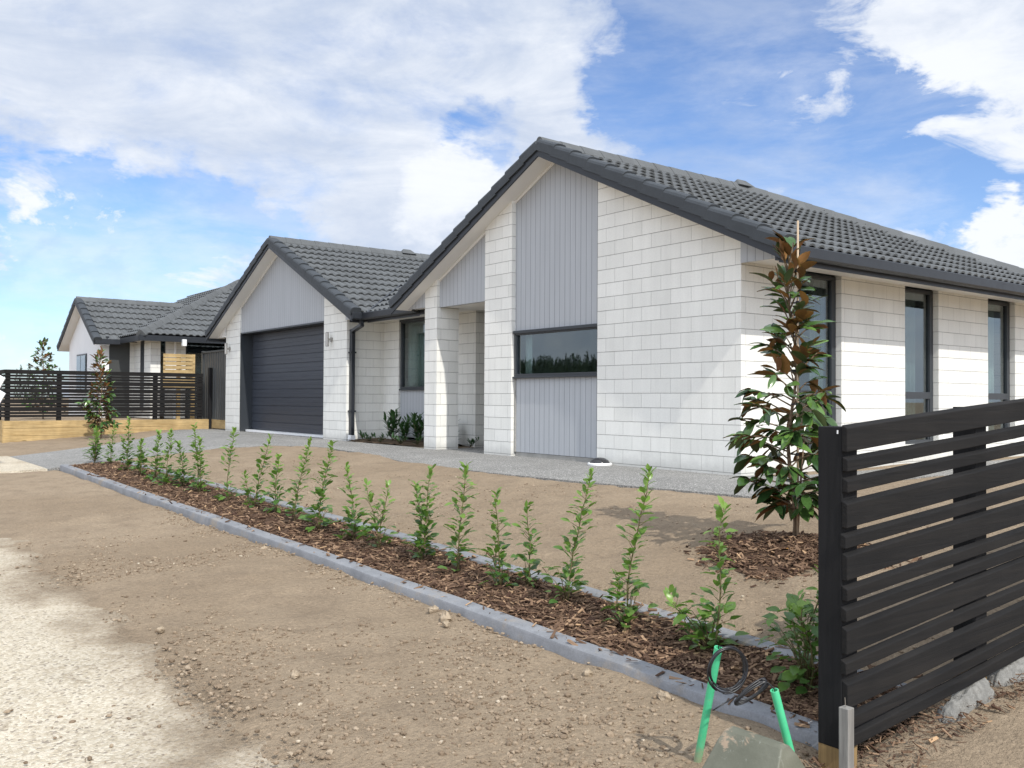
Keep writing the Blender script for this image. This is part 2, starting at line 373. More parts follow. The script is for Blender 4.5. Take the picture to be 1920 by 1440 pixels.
# ------------------------------------------------------------------ object helpers
def tag(o, label=None, cat=None, group=None, kind=None):
    if label: o['label'] = label
    if cat: o['category'] = cat
    if group: o['group'] = group
    if kind: o['kind'] = kind
    return o
def empty(name, loc=(0, 0, 0), label=None, cat=None, group=None, rz=0):
    o = bpy.data.objects.new(name, None); COL.objects.link(o); o.location = loc; o.rotation_euler.z = rz
    o.empty_display_size = .1
    return tag(o, label, cat, group)
def copy_tree(o, parent=None):
    c = o.copy(); COL.objects.link(c); c.parent = parent
    for ch in [q for q in bpy.data.objects if q.parent == o]: copy_tree(ch, c)
    return c

class MB:
    def __init__(s): s.v = []; s.f = []; s.m = []; s.tint = []
    def add(s, verts, faces, mi=0, tint=None):
        b = len(s.v); s.v.extend([tuple(map(float, q)) for q in verts])
        for f in faces: s.f.append(tuple(b+i for i in f)); s.m.append(mi)
        if tint is not None: s.tint.extend([tint]*len(verts))
        return s
    def box(s, x0, x1, y0, y1, z0, z1, mi=0):
        v = [(x, y, z) for x in (x0, x1) for y in (y0, y1) for z in (z0, z1)]
        return s.add(v, [(0, 1, 3, 2), (4, 6, 7, 5), (0, 4, 5, 1), (2, 3, 7, 6), (0, 2, 6, 4), (1, 5, 7, 3)], mi)
    def prism(s, poly, axis, a, b, mi=0):
        """poly in the plane normal to axis: x -> (y,z), y -> (x,z), z -> (x,y)"""
        def P(p, t): return (t, p[0], p[1]) if axis == 'x' else (p[0], t, p[1]) if axis == 'y' else (p[0], p[1], t)
        n = len(poly); v = [P(p, a) for p in poly]+[P(p, b) for p in poly]
        f = [tuple(range(n)), tuple(range(2*n-1, n-1, -1))]+[(i, i+n, (i+1) % n+n, (i+1) % n) for i in range(n)]
        return s.add(v, f, mi)
    def loft(s, rings, closed=True, caps=True, mi=0, tint=None):
        n = len(rings[0]); v = [p for r in rings for p in r]; f = []
        for k in range(len(rings)-1):
            for i in range(n if closed else n-1):
                j = (i+1) % n; f.append((k*n+i, k*n+j, (k+1)*n+j, (k+1)*n+i))
        if caps and closed: f += [tuple(range(n-1, -1, -1)), tuple(range((len(rings)-1)*n, len(rings)*n))]
        return s.add(v, f, mi, tint)
    def tube(s, path, r, n=8, mi=0, tint=None, caps=True):
        path = [Vector(p) for p in path]; rr = r if isinstance(r, (list, tuple)) else [r]*len(path)
        rings = []; up = Vector((.13, .21, .97))
        for i, p in enumerate(path):
            d = (path[min(i+1, len(path)-1)]-path[max(i-1, 0)]).normalized()
            a = d.cross(up)
            if a.length < .05: a = d.cross(Vector((1, .1, 0)))
            a.normalize(); b = d.cross(a)
            up = up if abs(d.dot(up)) < .98 else Vector((1, .1, 0))
            rings.append([p+(a*math.cos(t)+b*math.sin(t))*rr[i] for t in [2*math.pi*k/n for k in range(n)]])
        return s.loft(rings, True, caps, mi, tint)
    def build(s, name, mats, parent=None, smooth=False, bevel=0, loc=None, seg=2):
        me = bpy.data.meshes.new(name); v = s.v
        if loc is not None: v = [(a-loc[0], b-loc[1], c-loc[2]) for a, b, c in v]
        me.from_pydata(v, [], s.f)
        for mm in (mats if isinstance(mats, (list, tuple)) else [mats]): me.materials.append(mm)
        me.polygons.foreach_set('material_index', s.m)
        if s.tint and len(s.tint) == len(v):
            me.attributes.new('tint', 'FLOAT', 'POINT').data.foreach_set('value', s.tint)
        if smooth: me.polygons.foreach_set('use_smooth', [True]*len(s.f))
        me.update()
        bm = bmesh.new(); bm.from_mesh(me); bmesh.ops.recalc_face_normals(bm, faces=bm.faces) if not s.tint else None
        bm.to_mesh(me); bm.free()
        o = bpy.data.objects.new(name, me); COL.objects.link(o)
        if parent is not None: o.parent = parent
        if loc is not None: o.location = loc
        if bevel:
            md = o.modifiers.new('bevel', 'BEVEL'); md.width = bevel; md.segments = seg; md.limit_method = 'ANGLE'; md.angle_limit = rad(40)
        return o

def fast_mesh(name, V, F, mats, tint=None, parent=None, smooth=False):
    """V (n,3) array, F (m,k) array of equal-sized faces"""
    me = bpy.data.meshes.new(name); me.vertices.add(len(V)); me.vertices.foreach_set('co', np.asarray(V, np.float32).ravel())
    k = F.shape[1]; me.loops.add(F.size); me.loops.foreach_set('vertex_index', F.astype(np.int32).ravel())
    me.polygons.add(len(F)); me.polygons.foreach_set('loop_start', np.arange(0, F.size, k, dtype=np.int32))
    me.polygons.foreach_set('loop_total', np.full(len(F), k, np.int32))
    for mm in (mats if isinstance(mats, (list, tuple)) else [mats]): me.materials.append(mm)
    me.polygons.foreach_set('use_smooth', np.full(len(F), smooth))
    if tint is not None: me.attributes.new('tint', 'FLOAT', 'POINT').data.foreach_set('value', np.asarray(tint, np.float32))
    me.update(calc_edges=True); me.validate()
    o = bpy.data.objects.new(name, me); COL.objects.link(o)
    if parent is not None: o.parent = parent
    return o

def vnoise(x, y, seed=0):
    xi = np.floor(x).astype(np.int64); yi = np.floor(y).astype(np.int64); xf = x-xi; yf = y-yi
    def h(a, b):
        n = (a*374761393+b*668265263+seed*1442695041) & 0xffffffff
        n = ((n ^ (n >> 13))*1274126177) & 0xffffffff
        return ((n ^ (n >> 16)) & 0xffff)/65535.
    u = xf*xf*(3-2*xf); v = yf*yf*(3-2*yf)
    return (h(xi, yi)*(1-u)+h(xi+1, yi)*u)*(1-v)+(h(xi, yi+1)*(1-u)+h(xi+1, yi+1)*u)*v-.5
def fbm(x, y, seed=0, o=4):
    r = 0; a = 1
    for i in range(o): r = r+a*vnoise(x*2**i, y*2**i, seed+i); a *= .5
    return r

# ------------------------------------------------------------------ ground
def zf(x): return np.interp(x, [-17, -9.3, 4.3, 10], [-.30, -.30, -.45, -.50])
def G(x, y):
    x = np.asarray(x, float); y = np.asarray(y, float); f = zf(x)
    z = np.where(y >= -1, -.03, np.where(y >= -5, -.03+(f+.03)*(-1-y)/4, f-.04*np.minimum(4, -5-y)))
    rise = np.clip((x-2.6)/1.6, 0, 1)*np.clip((y+1.2)/1.4, 0, 1)*.04
    return z+rise
def g1(x, y): return float(G(x, y))

PATH = [(-15.9, .7), (-17.0, .30), (-16.77, -.62), (-14.29, -2.11), (-13.18, -3.2), (-12.5, -4.37), (-12.2, -5.05), (-8.84, -5.05), (-9.0, -4.75), (-9.22, -3.95), (-9.22, -3.05),
        (-9.6, -2.15), (-9.1, -1.5), (-7.84, -1.13), (-6.13, -1.24), (-4.47, -1.53), (-2.46, -1.58), (-.78, -1.5), (.29, -1.4), (1.16, -1.33), (1.12, 8.2), (.3, 8.2), (.3, .3),
        (-4.0, .6), (-4.0, 2.6), (-6.2, 2.6), (-6.2, .1), (-9.3, .1), (-9.3, .7)]
APRON = [(-12.45, -5.05), (-8.84, -5.05), (-8.98, -5.75), (-9.2, -8.3), (-13.2, -8.3)]
FOOTP = [(-8.4, -6.30), (9.0, -6.30), (9.0, -8.9), (-8.4, -8.9)]
def poly_dist(poly, X, Y):
    """signed distance, positive inside"""
    P = np.array(poly); ins = np.zeros(X.shape, bool); d = np.full(X.shape, 1e9)
    for i in range(len(P)):
        a, b = P[i], P[(i+1) % len(P)]; e = b-a
        t = np.clip(((X-a[0])*e[0]+(Y-a[1])*e[1])/(e@e), 0, 1)
        d = np.minimum(d, np.hypot(X-a[0]-t*e[0], Y-a[1]-t*e[1]))
        c = ((a[1] > Y) != (b[1] > Y)); den = e[1] if abs(e[1]) > 1e-9 else 1e-9
        ins ^= c & (X < a[0]+(Y-a[1])/den*e[0])
    return np.where(ins, d, -d)
def axis(lo, hi, step, far):
    a = list(np.arange(lo, hi+1e-6, step)); s = step
    up = [a[-1]]; dn = [a[0]]
    while up[-1] < far: s *= 1.35; up.append(up[-1]+s)
    s = step
    while dn[-1] > -far: s *= 1.35; dn.append(dn[-1]-s)
    return np.array(dn[::-1][:-1]+a+up[1:])
xs = np.concatenate([axis(-14, -4.05, .12, 900)[axis(-14, -4.05, .12, 900) < -4], np.arange(-4, 7, .045), 7+np.cumsum(.045*1.3**np.arange(34))])
ys = axis(-8.9, .0, .045, 900)
xs = np.sort(np.unique(np.concatenate([xs, [-16.9, -16.96, -17.0, -17.06, -17.2, -16.0, -15.5, -15]])))
XX, YY = np.meshgrid(xs, ys, indexing='ij')
ZZ = G(XX, YY)
near = np.clip(1-np.maximum(np.abs(XX+4)/16-1, 0), 0, 1)*np.clip(1-np.maximum(np.abs(YY+4)/9-1, 0), 0, 1)
ZZ += near*(.03*fbm(XX*.9, YY*.9, 3)+.018*fbm(XX*4, YY*4, 7)+.012*fbm(XX*12, YY*12, 11, 3))
ZZ += .009*np.exp(-((YY+5.0)/.10)**2)*(XX > -8.8)*(XX < 4.3)
for pl, dep in ((PATH, .06), (APRON, .06), (FOOTP, .06)):
    sdist = poly_dist(pl, XX, YY); k = np.clip((sdist-.03)/.45, 0, 1) if pl is FOOTP else np.clip((sdist+.03)/.22, 0, 1); ZZ -= dep*k
bedk = np.clip((YY+5.0)/.1, 0, 1)*np.clip((-4.0-YY)/.1, 0, 1)*(XX > -9.0)*(XX < 4.4); ZZ -= .05*bedk
lot = np.clip((-17.0-XX)/.05, 0, 1)*np.clip((YY+4.42)/.05, 0, 1)*(YY < 40); ZZ = ZZ*(1-lot)+lot*.18
far = np.clip((np.hypot(XX, YY)-40)/200, 0, 1); ZZ -= far*.3
nx, ny = len(xs), len(ys)
idx = np.arange(nx*ny).reshape(nx, ny)
F = np.stack([idx[:-1, :-1], idx[1:, :-1], idx[1:, 1:], idx[:-1, 1:]], -1).reshape(-1, 4)
tag(fast_mesh('ground', np.stack([XX, YY, ZZ], -1).reshape(-1, 3), F, DIRT, smooth=True), kind='structure')

def sheet(name, poly, dz, material, cuts=.6, th=.05):
    bm = bmesh.new(); vs = [bm.verts.new((x, y, 0)) for x, y in poly]; bm.faces.new(vs)
    bmesh.ops.triangulate(bm, faces=bm.faces[:])
    P = np.array(poly)
    for ax in (0, 1):
        for c in np.arange(P[:, ax].min()+.31, P[:, ax].max(), cuts):
            no = (1, 0, 0) if ax == 0 else (0, 1, 0); co = (c, 0, 0) if ax == 0 else (0, c, 0)
            bmesh.ops.bisect_plane(bm, geom=bm.verts[:]+bm.edges[:]+bm.faces[:], plane_co=co, plane_no=no)
    for c in (-1, -5): bmesh.ops.bisect_plane(bm, geom=bm.verts[:]+bm.edges[:]+bm.faces[:], plane_co=(0, c, 0), plane_no=(0, 1, 0))
    for v in bm.verts: v.co.z = g1(v.co.x, v.co.y)+dz
    bmesh.ops.recalc_face_normals(bm, faces=bm.faces[:])
    if sum(f.normal.z for f in bm.faces) < 0: bmesh.ops.reverse_faces(bm, faces=bm.faces[:])
    r = bmesh.ops.extrude_face_region(bm, geom=bm.faces[:])
    for v in [q for q in r['geom'] if isinstance(q, bmesh.types.BMVert)]: v.co.z -= th
    bmesh.ops.recalc_face_normals(bm, faces=bm.faces[:])
    me = bpy.data.meshes.new(name); bm.to_mesh(me); bm.free(); me.materials.append(material)
    o = bpy.data.objects.new(name, me); COL.objects.link(o); return tag(o, kind='structure')
sheet('driveway', PATH, .004, AGGR)
sheet('driveway_apron', APRON, .003, APR)
sheet('footpath', FOOTP, -.022, FOOT)

# ------------------------------------------------------------------ main house
S = .475; CSN = 1/math.hypot(1, S)
house = empty('brick_house', (-3, 3.5, 0), 'single storey house of white painted blocks with charcoal tiled gables', 'house')
HL = house.location
def HB(mb, name, mats, parent=None, loc=None, **kw):
    """house part: built in world coordinates; the part's origin sits at loc (so block bond starts at a corner)"""
    loc = Vector(loc) if loc else Vector((0, 0, 0))
    o = mb.build(name, mats, None, loc=tuple(loc), **kw)
    par = parent or house
    o.parent = par
    pw = Vector((0, 0, 0)); q = par
    while q is not None: pw += q.location; q = q.parent
    o.location = loc-pw
    return o
XR, XG = -3.15, -12.5                            # ridges of the two front gables
def zt(dx): return 4.16-S*abs(dx)                # tile plane above a gable
def zs(x, xr=XR): return 4.022-S*abs(x-xr)       # raked soffit underside

# walls of the front gable (y = 0)
mb = MB(); mb.prism([(-2.245, -.06), (0, -.06), (0, zs(0)), (-2.245, zs(-2.245))], 'y', 0, .09)
# right side wall x=0 with three tall windows
WIN = [(1.02, 1.87), (3.30, 4.15), (5.55, 6.40)]
ZS = 2.268
ycur = .09
for a, b in WIN:
    mb.box(-.09, 0, ycur, a, -.06, ZS+.2); mb.box(-.09, 0, a, b, -.06, .22); ycur = b
mb.box(-.09, 0, ycur, 7.36, -.06, ZS+.2)
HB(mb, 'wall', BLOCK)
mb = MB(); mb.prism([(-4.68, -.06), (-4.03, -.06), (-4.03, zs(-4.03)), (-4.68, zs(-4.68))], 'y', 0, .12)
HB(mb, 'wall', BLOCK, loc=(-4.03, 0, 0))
mb = MB(); mb.prism([(-6.34, -.06), (-5.98, -.06), (-5.98, zs(-5.98)), (-6.34, zs(-6.34))], 'y', 0, .42)
HB(mb, 'porch_column', BLOCK, loc=(-5.98, 0, 0))
# cladding between pier and right wall, and over the porch
def clad(x0, x1, z0, z1a, z1b, y0, y1):
    m_ = MB(); m_.prism([(x0, z0), (x1, z0), (x1, z1b), (x0, z1a)], 'y', y0, y1); return HB(m_, 'cladding', CLAD)
mb = MB(); mb.prism([(-4.03, 1.745), (-2.245, 1.745), (-2.245, zs(-2.245)), (XR, zs(XR)), (-4.03, zs(-4.03))], 'y', .07, .12); HB(mb, 'cladding', CLAD)
clad(-4.03, -2.245, .035, 1.075, 1.075, .07, .12)
clad(-5.98, -4.68, 2.235, zs(-5.98), zs(-4.68), .05, .12)
mb = MB(); mb.box(-4.02, -2.25, .075, .12, -.05, .03); mb.box(-4.03, -4.0, .05, .07, .035, 1.075)
HB(mb, 'slab_edge', CONC)
# porch: ceiling, side and back walls, front door
mb = MB(); mb.box(-5.98, -4.68, .12, 2.6, 2.24, 2.27); mb.box(-6.3, -5.98, .42, .95, 2.262, 2.29); HB(mb, 'porch_ceiling', SOFFIT)
mb = MB(); mb.box(-7.15, -6.25, .95, 1.04, -.06, 2.5); mb.box(-6.34, -6.25, 1.04, 2.6, -.06, 2.5); HB(mb, 'wall', BLOCK, loc=(-6.25, .95, 0))
mb = MB(); mb.box(-4.77, -4.68, .12, 2.6, -.06, 2.5); HB(mb, 'wall', BLOCK, loc=(-4.68, .12, 0))
mb = MB(); mb.box(-6.25, -4.77, 2.5, 2.56, 0, 2.24); fd = HB(mb, 'front_door', DOOR)
# recess with the tall bedroom window
mb = MB(); mb.box(-9.35, -8.78, .95, 1.04, -.06, 2.5); mb.box(-9.44, -9.35, .27, 1.04, -.06, 2.5); HB(mb, 'wall', BLOCK, loc=(-9.35, .95, 0))
mb = MB(); mb.prism([(-8.78, .06), (-7.15, .06), (-7.15, .935), (-8.78, .935)], 'y', .99, 1.04); HB(mb, 'cladding', CLAD)

# garage front (y = .15)
YG = .15
def zg(x): return zs(x, XG)
mb = MB(); mb.prism([(-10.33, -.06), (-9.35, -.06), (-9.35, zg(-9.35)), (-10.33, zg(-10.33))], 'y', YG, YG+.12)
HB(mb, 'wall', BLOCK, loc=(-9.35, YG, 0))
mb = MB(); mb.prism([(-15.72, -.06), (-14.80, -.06), (-14.80, zg(-14.8)), (-15.72, zg(-15.72))], 'y', YG, YG+.12)
mb.box(-15.72, -15.63, YG+.12, 7.36, 0, 2.45); HB(mb, 'wall', BLOCK, loc=(-14.80, YG, 0))
mb = MB(); mb.prism([(-14.80, 2.315), (-10.33, 2.315), (-10.33, zg(-10.33)), (XG, zg(XG)), (-14.80, zg(-14.8))], 'y', YG+.03, YG+.1)
HB(mb, 'cladding', CLAD)
mb = MB(); mb.box(-14.80, -14.76, YG+.005, YG+.37, 0, 2.28); mb.box(-10.37, -10.33, YG+.12, YG+.37, 0, 2.28)
mb.box(-14.80, -10.33, YG+.01, YG+.37, 2.28, 2.312); HB(mb, 'door_jamb', FRAME)
# sectional door: eleven ribs, each a shallow step
prof = []; n = 12; h = 2.25/n
yd = YG+.30
for i in range(n):
    z0 = .03+i*h
    prof += [(yd+.012, z0), (yd+.012, z0+.010), (yd, z0+.018), (yd, z0+h*.5-.003), (yd+.003, z0+h*.5), (yd, z0+h*.5+.003), (yd, z0+h-.006)]
prof += [(yd+.04, 2.28), (yd+.04, .03)]
mb = MB(); mb.prism(prof, 'x', -14.76, -10.37); gd = HB(mb, 'garage_door', DOOR)
mb = MB(); mb.box(-14.76, -10.37, YG+.14, YG+.36, -.02, .026); HB(mb, 'door_sill', WHITE)

# rear and inner walls so the house is a closed body
mb = MB(); mb.box(-15.63, 0, 7.27, 7.36, 0, 2.45); HB(mb, 'wall', BLOCK, loc=(0, 7.36, 0))
mb = MB(); mb.box(-4.6, -.1, .14, 7.25, -.02, .0); mb.box(-9.3, -4.8, 2.62, 7.25, -.02, .0); mb.box(-9.3, -7.2, 1.06, 2.6, -.02, 0)
mb.box(-4.6, -.1, .14, 7.2, 2.42, 2.44); mb.box(-9.3, -4.6, 1.06, 7.2, 2.42, 2.44)
mb.box(-4.6, -4.55, .14, 7.2, 0, 2.42); mb.box(-4.5, -.1, 2.42, 2.48, 0, 2.42); mb.box(-4.5, -.1, 4.75, 4.81, 0, 2.42); mb.box(-9.3, -6.35, 3.2, 3.26, 0, 2.42)
HB(mb, 'interior', PALEIN)

# soffits
def rake_soffit(xr, half, y0, y1, name='soffit'):
    m_ = MB()
    for sgn in (-1, 1):
        a = [(xr, zs(xr, xr)), (xr+sgn*half, zs(xr+half, xr)), (xr+sgn*half, zs(xr+half, xr)+.02), (xr, zs(xr, xr)+.02)]
        m_.prism(a, 'y', y0, y1)
    return HB(m_, name, SOFFIT)
rake_soffit(XR, 3.74, -.235, .2)
rake_soffit(XG, 3.74, -.105, .3)
mb = MB(); mb.box(0, .6, .015, 7.9, ZS, ZS+.02); HB(mb, 'soffit', SOFFIT)
mb = MB(); mb.box(-9.35, -6.34, .2, .95, ZS, ZS+.02); mb.box(-6.9, -6.34, .02, .2, ZS, ZS+.02); HB(mb, 'soffit', SOFFIT)
# scotia trim under the raked soffit
def rake_trim(x0, x1, xr, y0, y1):
    m_ = MB(); a = zs(x0, xr); b = zs(x1, xr)
    m_.prism([(x0, a-.045), (x1, b-.045), (x1, b-.002), (x0, a-.002)], 'y', y0, y1); return HB(m_, 'soffit_trim', SOFFIT)
rake_trim(-4.03, XR, XR, .045, .068); rake_trim(XR, -2.245, XR, .045, .068); rake_trim(-5.98, -4.68, XR, .028, .048)
rake_trim(-14.80, XG, XG, YG+.008, YG+.028); rake_trim(XG, -10.33, XG, YG+.008, YG+.028)
# boxed eave ends
mb = MB(); mb.prism([(0.002, ZS-.02), (.6, ZS-.02), (.6, zs(.6)+.02), (.002, zs(.0)+.02)], 'y', -.012, .012); HB(mb, 'eave_end', CLAD)
mb = MB(); mb.prism([(-6.9, ZS-.01), (-6.342, ZS-.01), (-6.342, zs(-6.342)+.02), (-6.9, zs(-6.9)+.02)], 'y', .0, .02); HB(mb, 'eave_end', CLAD)
mb = MB(); mb.prism([(-9.348, ZS-.01), (-8.75, ZS-.01), (-8.75, zg(-8.75)+.02), (-9.348, zg(-9.348)+.02)], 'y', YG-.03, YG-.01); HB(mb, 'eave_end', CLAD)
mb = MB(); mb.prism([(-16.25, ZS-.01), (-15.722, ZS-.01), (-15.722, zg(-15.722)+.02), (-16.25, zg(-16.25)+.02)], 'y', YG-.03, YG-.01); mb.box(-16.25, -15.72, YG-.01, 7.3, ZS, ZS+.02); HB(mb, 'eave_end', SOFFIT)

# roof tiles: each course is its own strip, lapped over the one below, humps open at the nose
def tile_slope(R, A, D, a0, a1, width, keep=None, e=.32, p=.165, slope=S, ns=10):
    R, A, D = np.array(R, float), np.array(A, float), np.array(D, float)
    csn = 1/math.hypot(1, slope); N = (D*slope+np.array([0, 0, 1]))*csn
    na = int(round((a1-a0)/p*ns)); aa = np.linspace(a0, a1, na+1)
    ph = ((aa/p) % 1)-.5
    hump = np.where(np.abs(ph) < .34, np.sqrt(np.maximum(0, 1-(ph/.34)**2)), 0)*.036
    nc = int(round(width/e)); V = []; Fq = []; off = 0
    rs = np.random.RandomState(3)
    def pt(h, o): return R+aa[:, None]*A+h*(D-np.array([0, 0, slope]))+o[:, None]*N
    for k in range(nc):
        h0, h1 = k*e, (k+1)*e
        jit = .003*rs.rand(na//ns+2)[np.arange(na+1)//ns]
        rows = [pt(h0-.04 if k else h0, hump*.55-.004), pt(h0+e*.5, hump*.8+.010), pt(h1, hump+.024+jit), pt(h1+.002, hump*.80+.008+jit*.5)]
        for r in rows: V.append(r)
        for q in range(3):
            base = off+q*(na+1); i = np.arange(na)
            fc = np.stack([base+i, base+i+1, base+na+1+i+1, base+na+1+i], -1)
            if keep is not None:
                c = (rows[q][:-1]+rows[q+1][1:])/2; fc = fc[keep(c)]
            if q == 2:                                   # nose thickness only on the pans
                pass
            Fq.append(fc)
        off += 4*(na+1)
    return np.concatenate(V), np.concatenate(Fq)
def underlay(R, A, D, a0, a1, width, a1e=None, slope=S, o=-.02):
    R, A, D = Vector(R), Vector(A), Vector(D); N = Vector((D.x*slope, D.y*slope, 1)).normalized()
    a1e = a1 if a1e is None else a1e
    dn = D-Vector((0, 0, slope))
    return [R+A*a0+N*o, R+A*a1+N*o, R+A*a1e+dn*width+N*o, R+A*a0+dn*width+N*o]
def roof_part(slopes, unders, parent, material=TILE, name='roof'):
    Vs, Fs = [], []; off = 0
    for V, F_ in slopes: Vs.append(V); Fs.append(F_+off); off += len(V)
    pw = np.zeros(3); q = parent
    while q is not None: pw += np.array(q.location); q = q.parent
    o = fast_mesh(name, np.concatenate(Vs)-pw, np.concatenate(Fs), material, parent=parent)
    mb_ = MB()
    for u in unders: mb_.add([Vector(v)-Vector(pw) for v in u], [tuple(range(len(u)))])
    uo = mb_.build('roof_underlay', BLACKP, o)
    return o
YB = -.25; YE = 4.05; WD = 3.87
def hipA(c): return c[:, 1] < YE+(c[:, 0]-XR)+.02
def hipD(c): return c[:, 1] < YE+(XG-c[:, 0])+.02
def backk(c): return (c[:, 0]-XR < (c[:, 1]-YE)+.02) & (XG-c[:, 0] < (c[:, 1]-YE)+.02)
zr = 4.16
roof = roof_part([
    tile_slope((XR, 0, zr), (0, 1, 0), (1, 0, 0), YB+.05, 7.95, WD, hipA),
    tile_slope((XR, 0, zr), (0, 1, 0), (-1, 0, 0), YB+.05, YE, WD, None, ns=6),
    tile_slope((XG, 0, zr), (0, 1, 0), (1, 0, 0), -.08, YE, WD),
    tile_slope((XG, 0, zr), (0, 1, 0), (-1, 0, 0), -.08, 7.95, WD, hipD, ns=4),
    tile_slope((0, YE, zr), (1, 0, 0), (0, -1, 0), XG, XR, WD),
    tile_slope((0, YE, zr), (1, 0, 0), (0, 1, 0), XG-3.9, XR+3.9, WD, backk, ns=4)],
    [underlay((XR, 0, zr), (0, 1, 0), (1, 0, 0), YB+.06, YE, WD, 7.9), underlay((XR, 0, zr), (0, 1, 0), (-1, 0, 0), YB+.06, YE, WD),
     underlay((XG, 0, zr), (0, 1, 0), (1, 0, 0), -.07, YE, WD), underlay((XG, 0, zr), (0, 1, 0), (-1, 0, 0), -.07, YE, WD, 7.9),
     underlay((0, YE, zr), (1, 0, 0), (0, -1, 0), XG, XR, WD)], house)

# barge tiles along each rake, ridge and hip caps
def barge(xr, yb, half, sgn, z0=zr, slope=S, e=.32, back=1):
    D = Vector((sgn, 0, -slope)); N = Vector((sgn*slope, 0, 1)).normalized(); Y = Vector((0, back, 0))
    sec = [(-.03, -.062), (-.032, .045), (-.02, .072), (.01, .088), (.06, .094), (.14, .088), (.17, .06), (.17, -.01), (-.005, -.01), (-.005, -.062)]
    m_ = MB(); n_ = int(round(half/e))
    for k in range(n_):
        rings = []
        for h_, o_ in ((k*e-(.02 if k else 0), -.006), (k*e+.02, -.003), ((k+1)*e-.012, .016), ((k+1)*e+.022, .017)):
            g_ = 1+.06*(h_-k*e)/e
            rings.append([Vector((xr, yb, z0))+D*h_+Y*(a*g_)+N*(b*g_+o_) for a, b in sec])
        m_.loft(rings)
    return m_
def caps(p0, p1, e=.36, w=.13, hgt=.085, sag=.07):
    p0, p1 = Vector(p0), Vector(p1); d = (p1-p0); L = d.length; d.normalize()
    side = d.cross(Vector((0, 0, 1))).normalized(); up = side.cross(d)
    m_ = MB(); n_ = max(1, int(round(L/e))); e = L/n_
    sec = [(-w, -sag), (-w*.97, -sag+.03), (-w*.5, hgt*.55-.01), (-w*.22, hgt*.9), (0, hgt), (w*.22, hgt*.9), (w*.5, hgt*.55-.01), (w*.97, -sag+.03), (w, -sag)]
    for k in range(n_):
        rings = []
        for t, s_ in ((k*e, 1.05), (k*e+.03, 1.06), ((k+1)*e, .98), ((k+1)*e+.02, .95)):
            rings.append([p0+d*t+side*(a*s_)+up*(b*s_) for a, b in sec])
        m_.loft(rings)
    return m_
for sgn in (-1, 1):
    HB(barge(XR, YB, WD, sgn), 'barge_tile', CAPM, parent=roof, bevel=.004)
    HB(barge(XG, -.12, WD, sgn), 'barge_tile', CAPM, parent=roof, bevel=.004)
HB(caps((XR, YB+.02, zr+.03), (XR, YE, zr+.03)), 'ridge_cap', TILE, parent=roof)
HB(caps((XG, -.1, zr+.03), (XG, YE, zr+.03)), 'ridge_cap', TILE, parent=roof)
HB(caps((XG, YE, zr+.03), (XR, YE, zr+.03)), 'ridge_cap', TILE, parent=roof)
HB(caps((XR+3.9, YE+3.9, zr+.03-3.9*S), (XR, YE, zr+.03)), 'hip_cap', TILE, parent=roof)
HB(caps((XG-3.9, YE+3.9, zr+.03-3.9*S), (XG, YE, zr+.03)), 'hip_cap', TILE, parent=roof)
for (x, y) in ((XR, YE-.05), (XG, 3.35)):
    mb = MB(); mb.add([(x-.13, y-.2, zr+.06), (x+.13, y-.2, zr+.06), (x+.13, y+.2, zr+.06), (x-.13, y+.2, zr+.06), (x, y-.12, zr+.185), (x, y+.08, zr+.185)],
           [(0, 1, 4), (1, 2, 5, 4), (2, 3, 5), (3, 0, 4, 5), (0, 3, 2, 1)])
    HB(mb, 'ridge_end', TILE, parent=roof, bevel=.02)
# valley tray
mb = MB()
for sgn in (0,):
    mb.tube([(-8.55, .14, 2.335), (-10.2, 1.79, 2.335+1.65*S)], .028, 6)
HB(mb, 'valley_tray', TRIM, parent=roof)
# barge boards, fascias and gutters
def rake_board(xr, yb, half):
    m_ = MB()
    for sgn in (-1, 1):
        p = [(xr, 4.012), (xr+sgn*half, 4.012-S*half), (xr+sgn*half, 4.115-S*half), (xr, 4.115)]
        m_.prism(p, 'y', yb, yb+.022)
    return HB(m_, 'barge_board', TRIM)
rake_board(XR, YB-.006, 3.86); rake_board(XG, -.126, 3.86)
def gutter_profile(o=0):                        # (out, z): ogee-like box gutter
    return [(0, 2.165), (.004, 2.165), (.004, 2.235), (.03, 2.215), (.09, 2.215), (.118, 2.235), (.122, 2.335), (.108, 2.345), (.104, 2.338), (.108, 2.24), (.085, 2.228), (.03, 2.228), (.0, 2.25)]
mb = MB(); mb.prism([(.60, 2.185), (.622, 2.185), (.622, 2.32), (.60, 2.32)], 'y', -.23, 7.95); HB(mb, 'fascia', TRIM)
mb = MB(); mb.prism([(.624+a, z) for a, z in gutter_profile()], 'y', -.20, 8.0); mb.box(.624, .746, -.205, -.195, 2.215, 2.335); HB(mb, 'gutter', TRIM, bevel=.003)
mb = MB(); mb.prism([(.19, 2.185), (.21, 2.185), (.21, 2.32), (.19, 2.32)], 'x', -8.74, -6.45); mb.prism([(-8.76, 2.185), (-8.74, 2.185), (-8.74, 2.32), (-8.76, 2.32)], 'y', -.09, .19); HB(mb, 'fascia', TRIM)
mb = MB(); mb.prism([(.188-a, z) for a, z in gutter_profile()], 'x', -8.615, -6.80)
mb.prism([(-8.738+a, z) for a, z in gutter_profile()], 'y', -.115, .185); mb.box(-8.738, -8.615, -.12, -.11, 2.215, 2.335); HB(mb, 'gutter', TRIM, bevel=.003)
mb = MB(); mb.box(-16.30, -16.25, -.09, 7.9, 2.17, 2.33); HB(mb, 'fascia', TRIM)
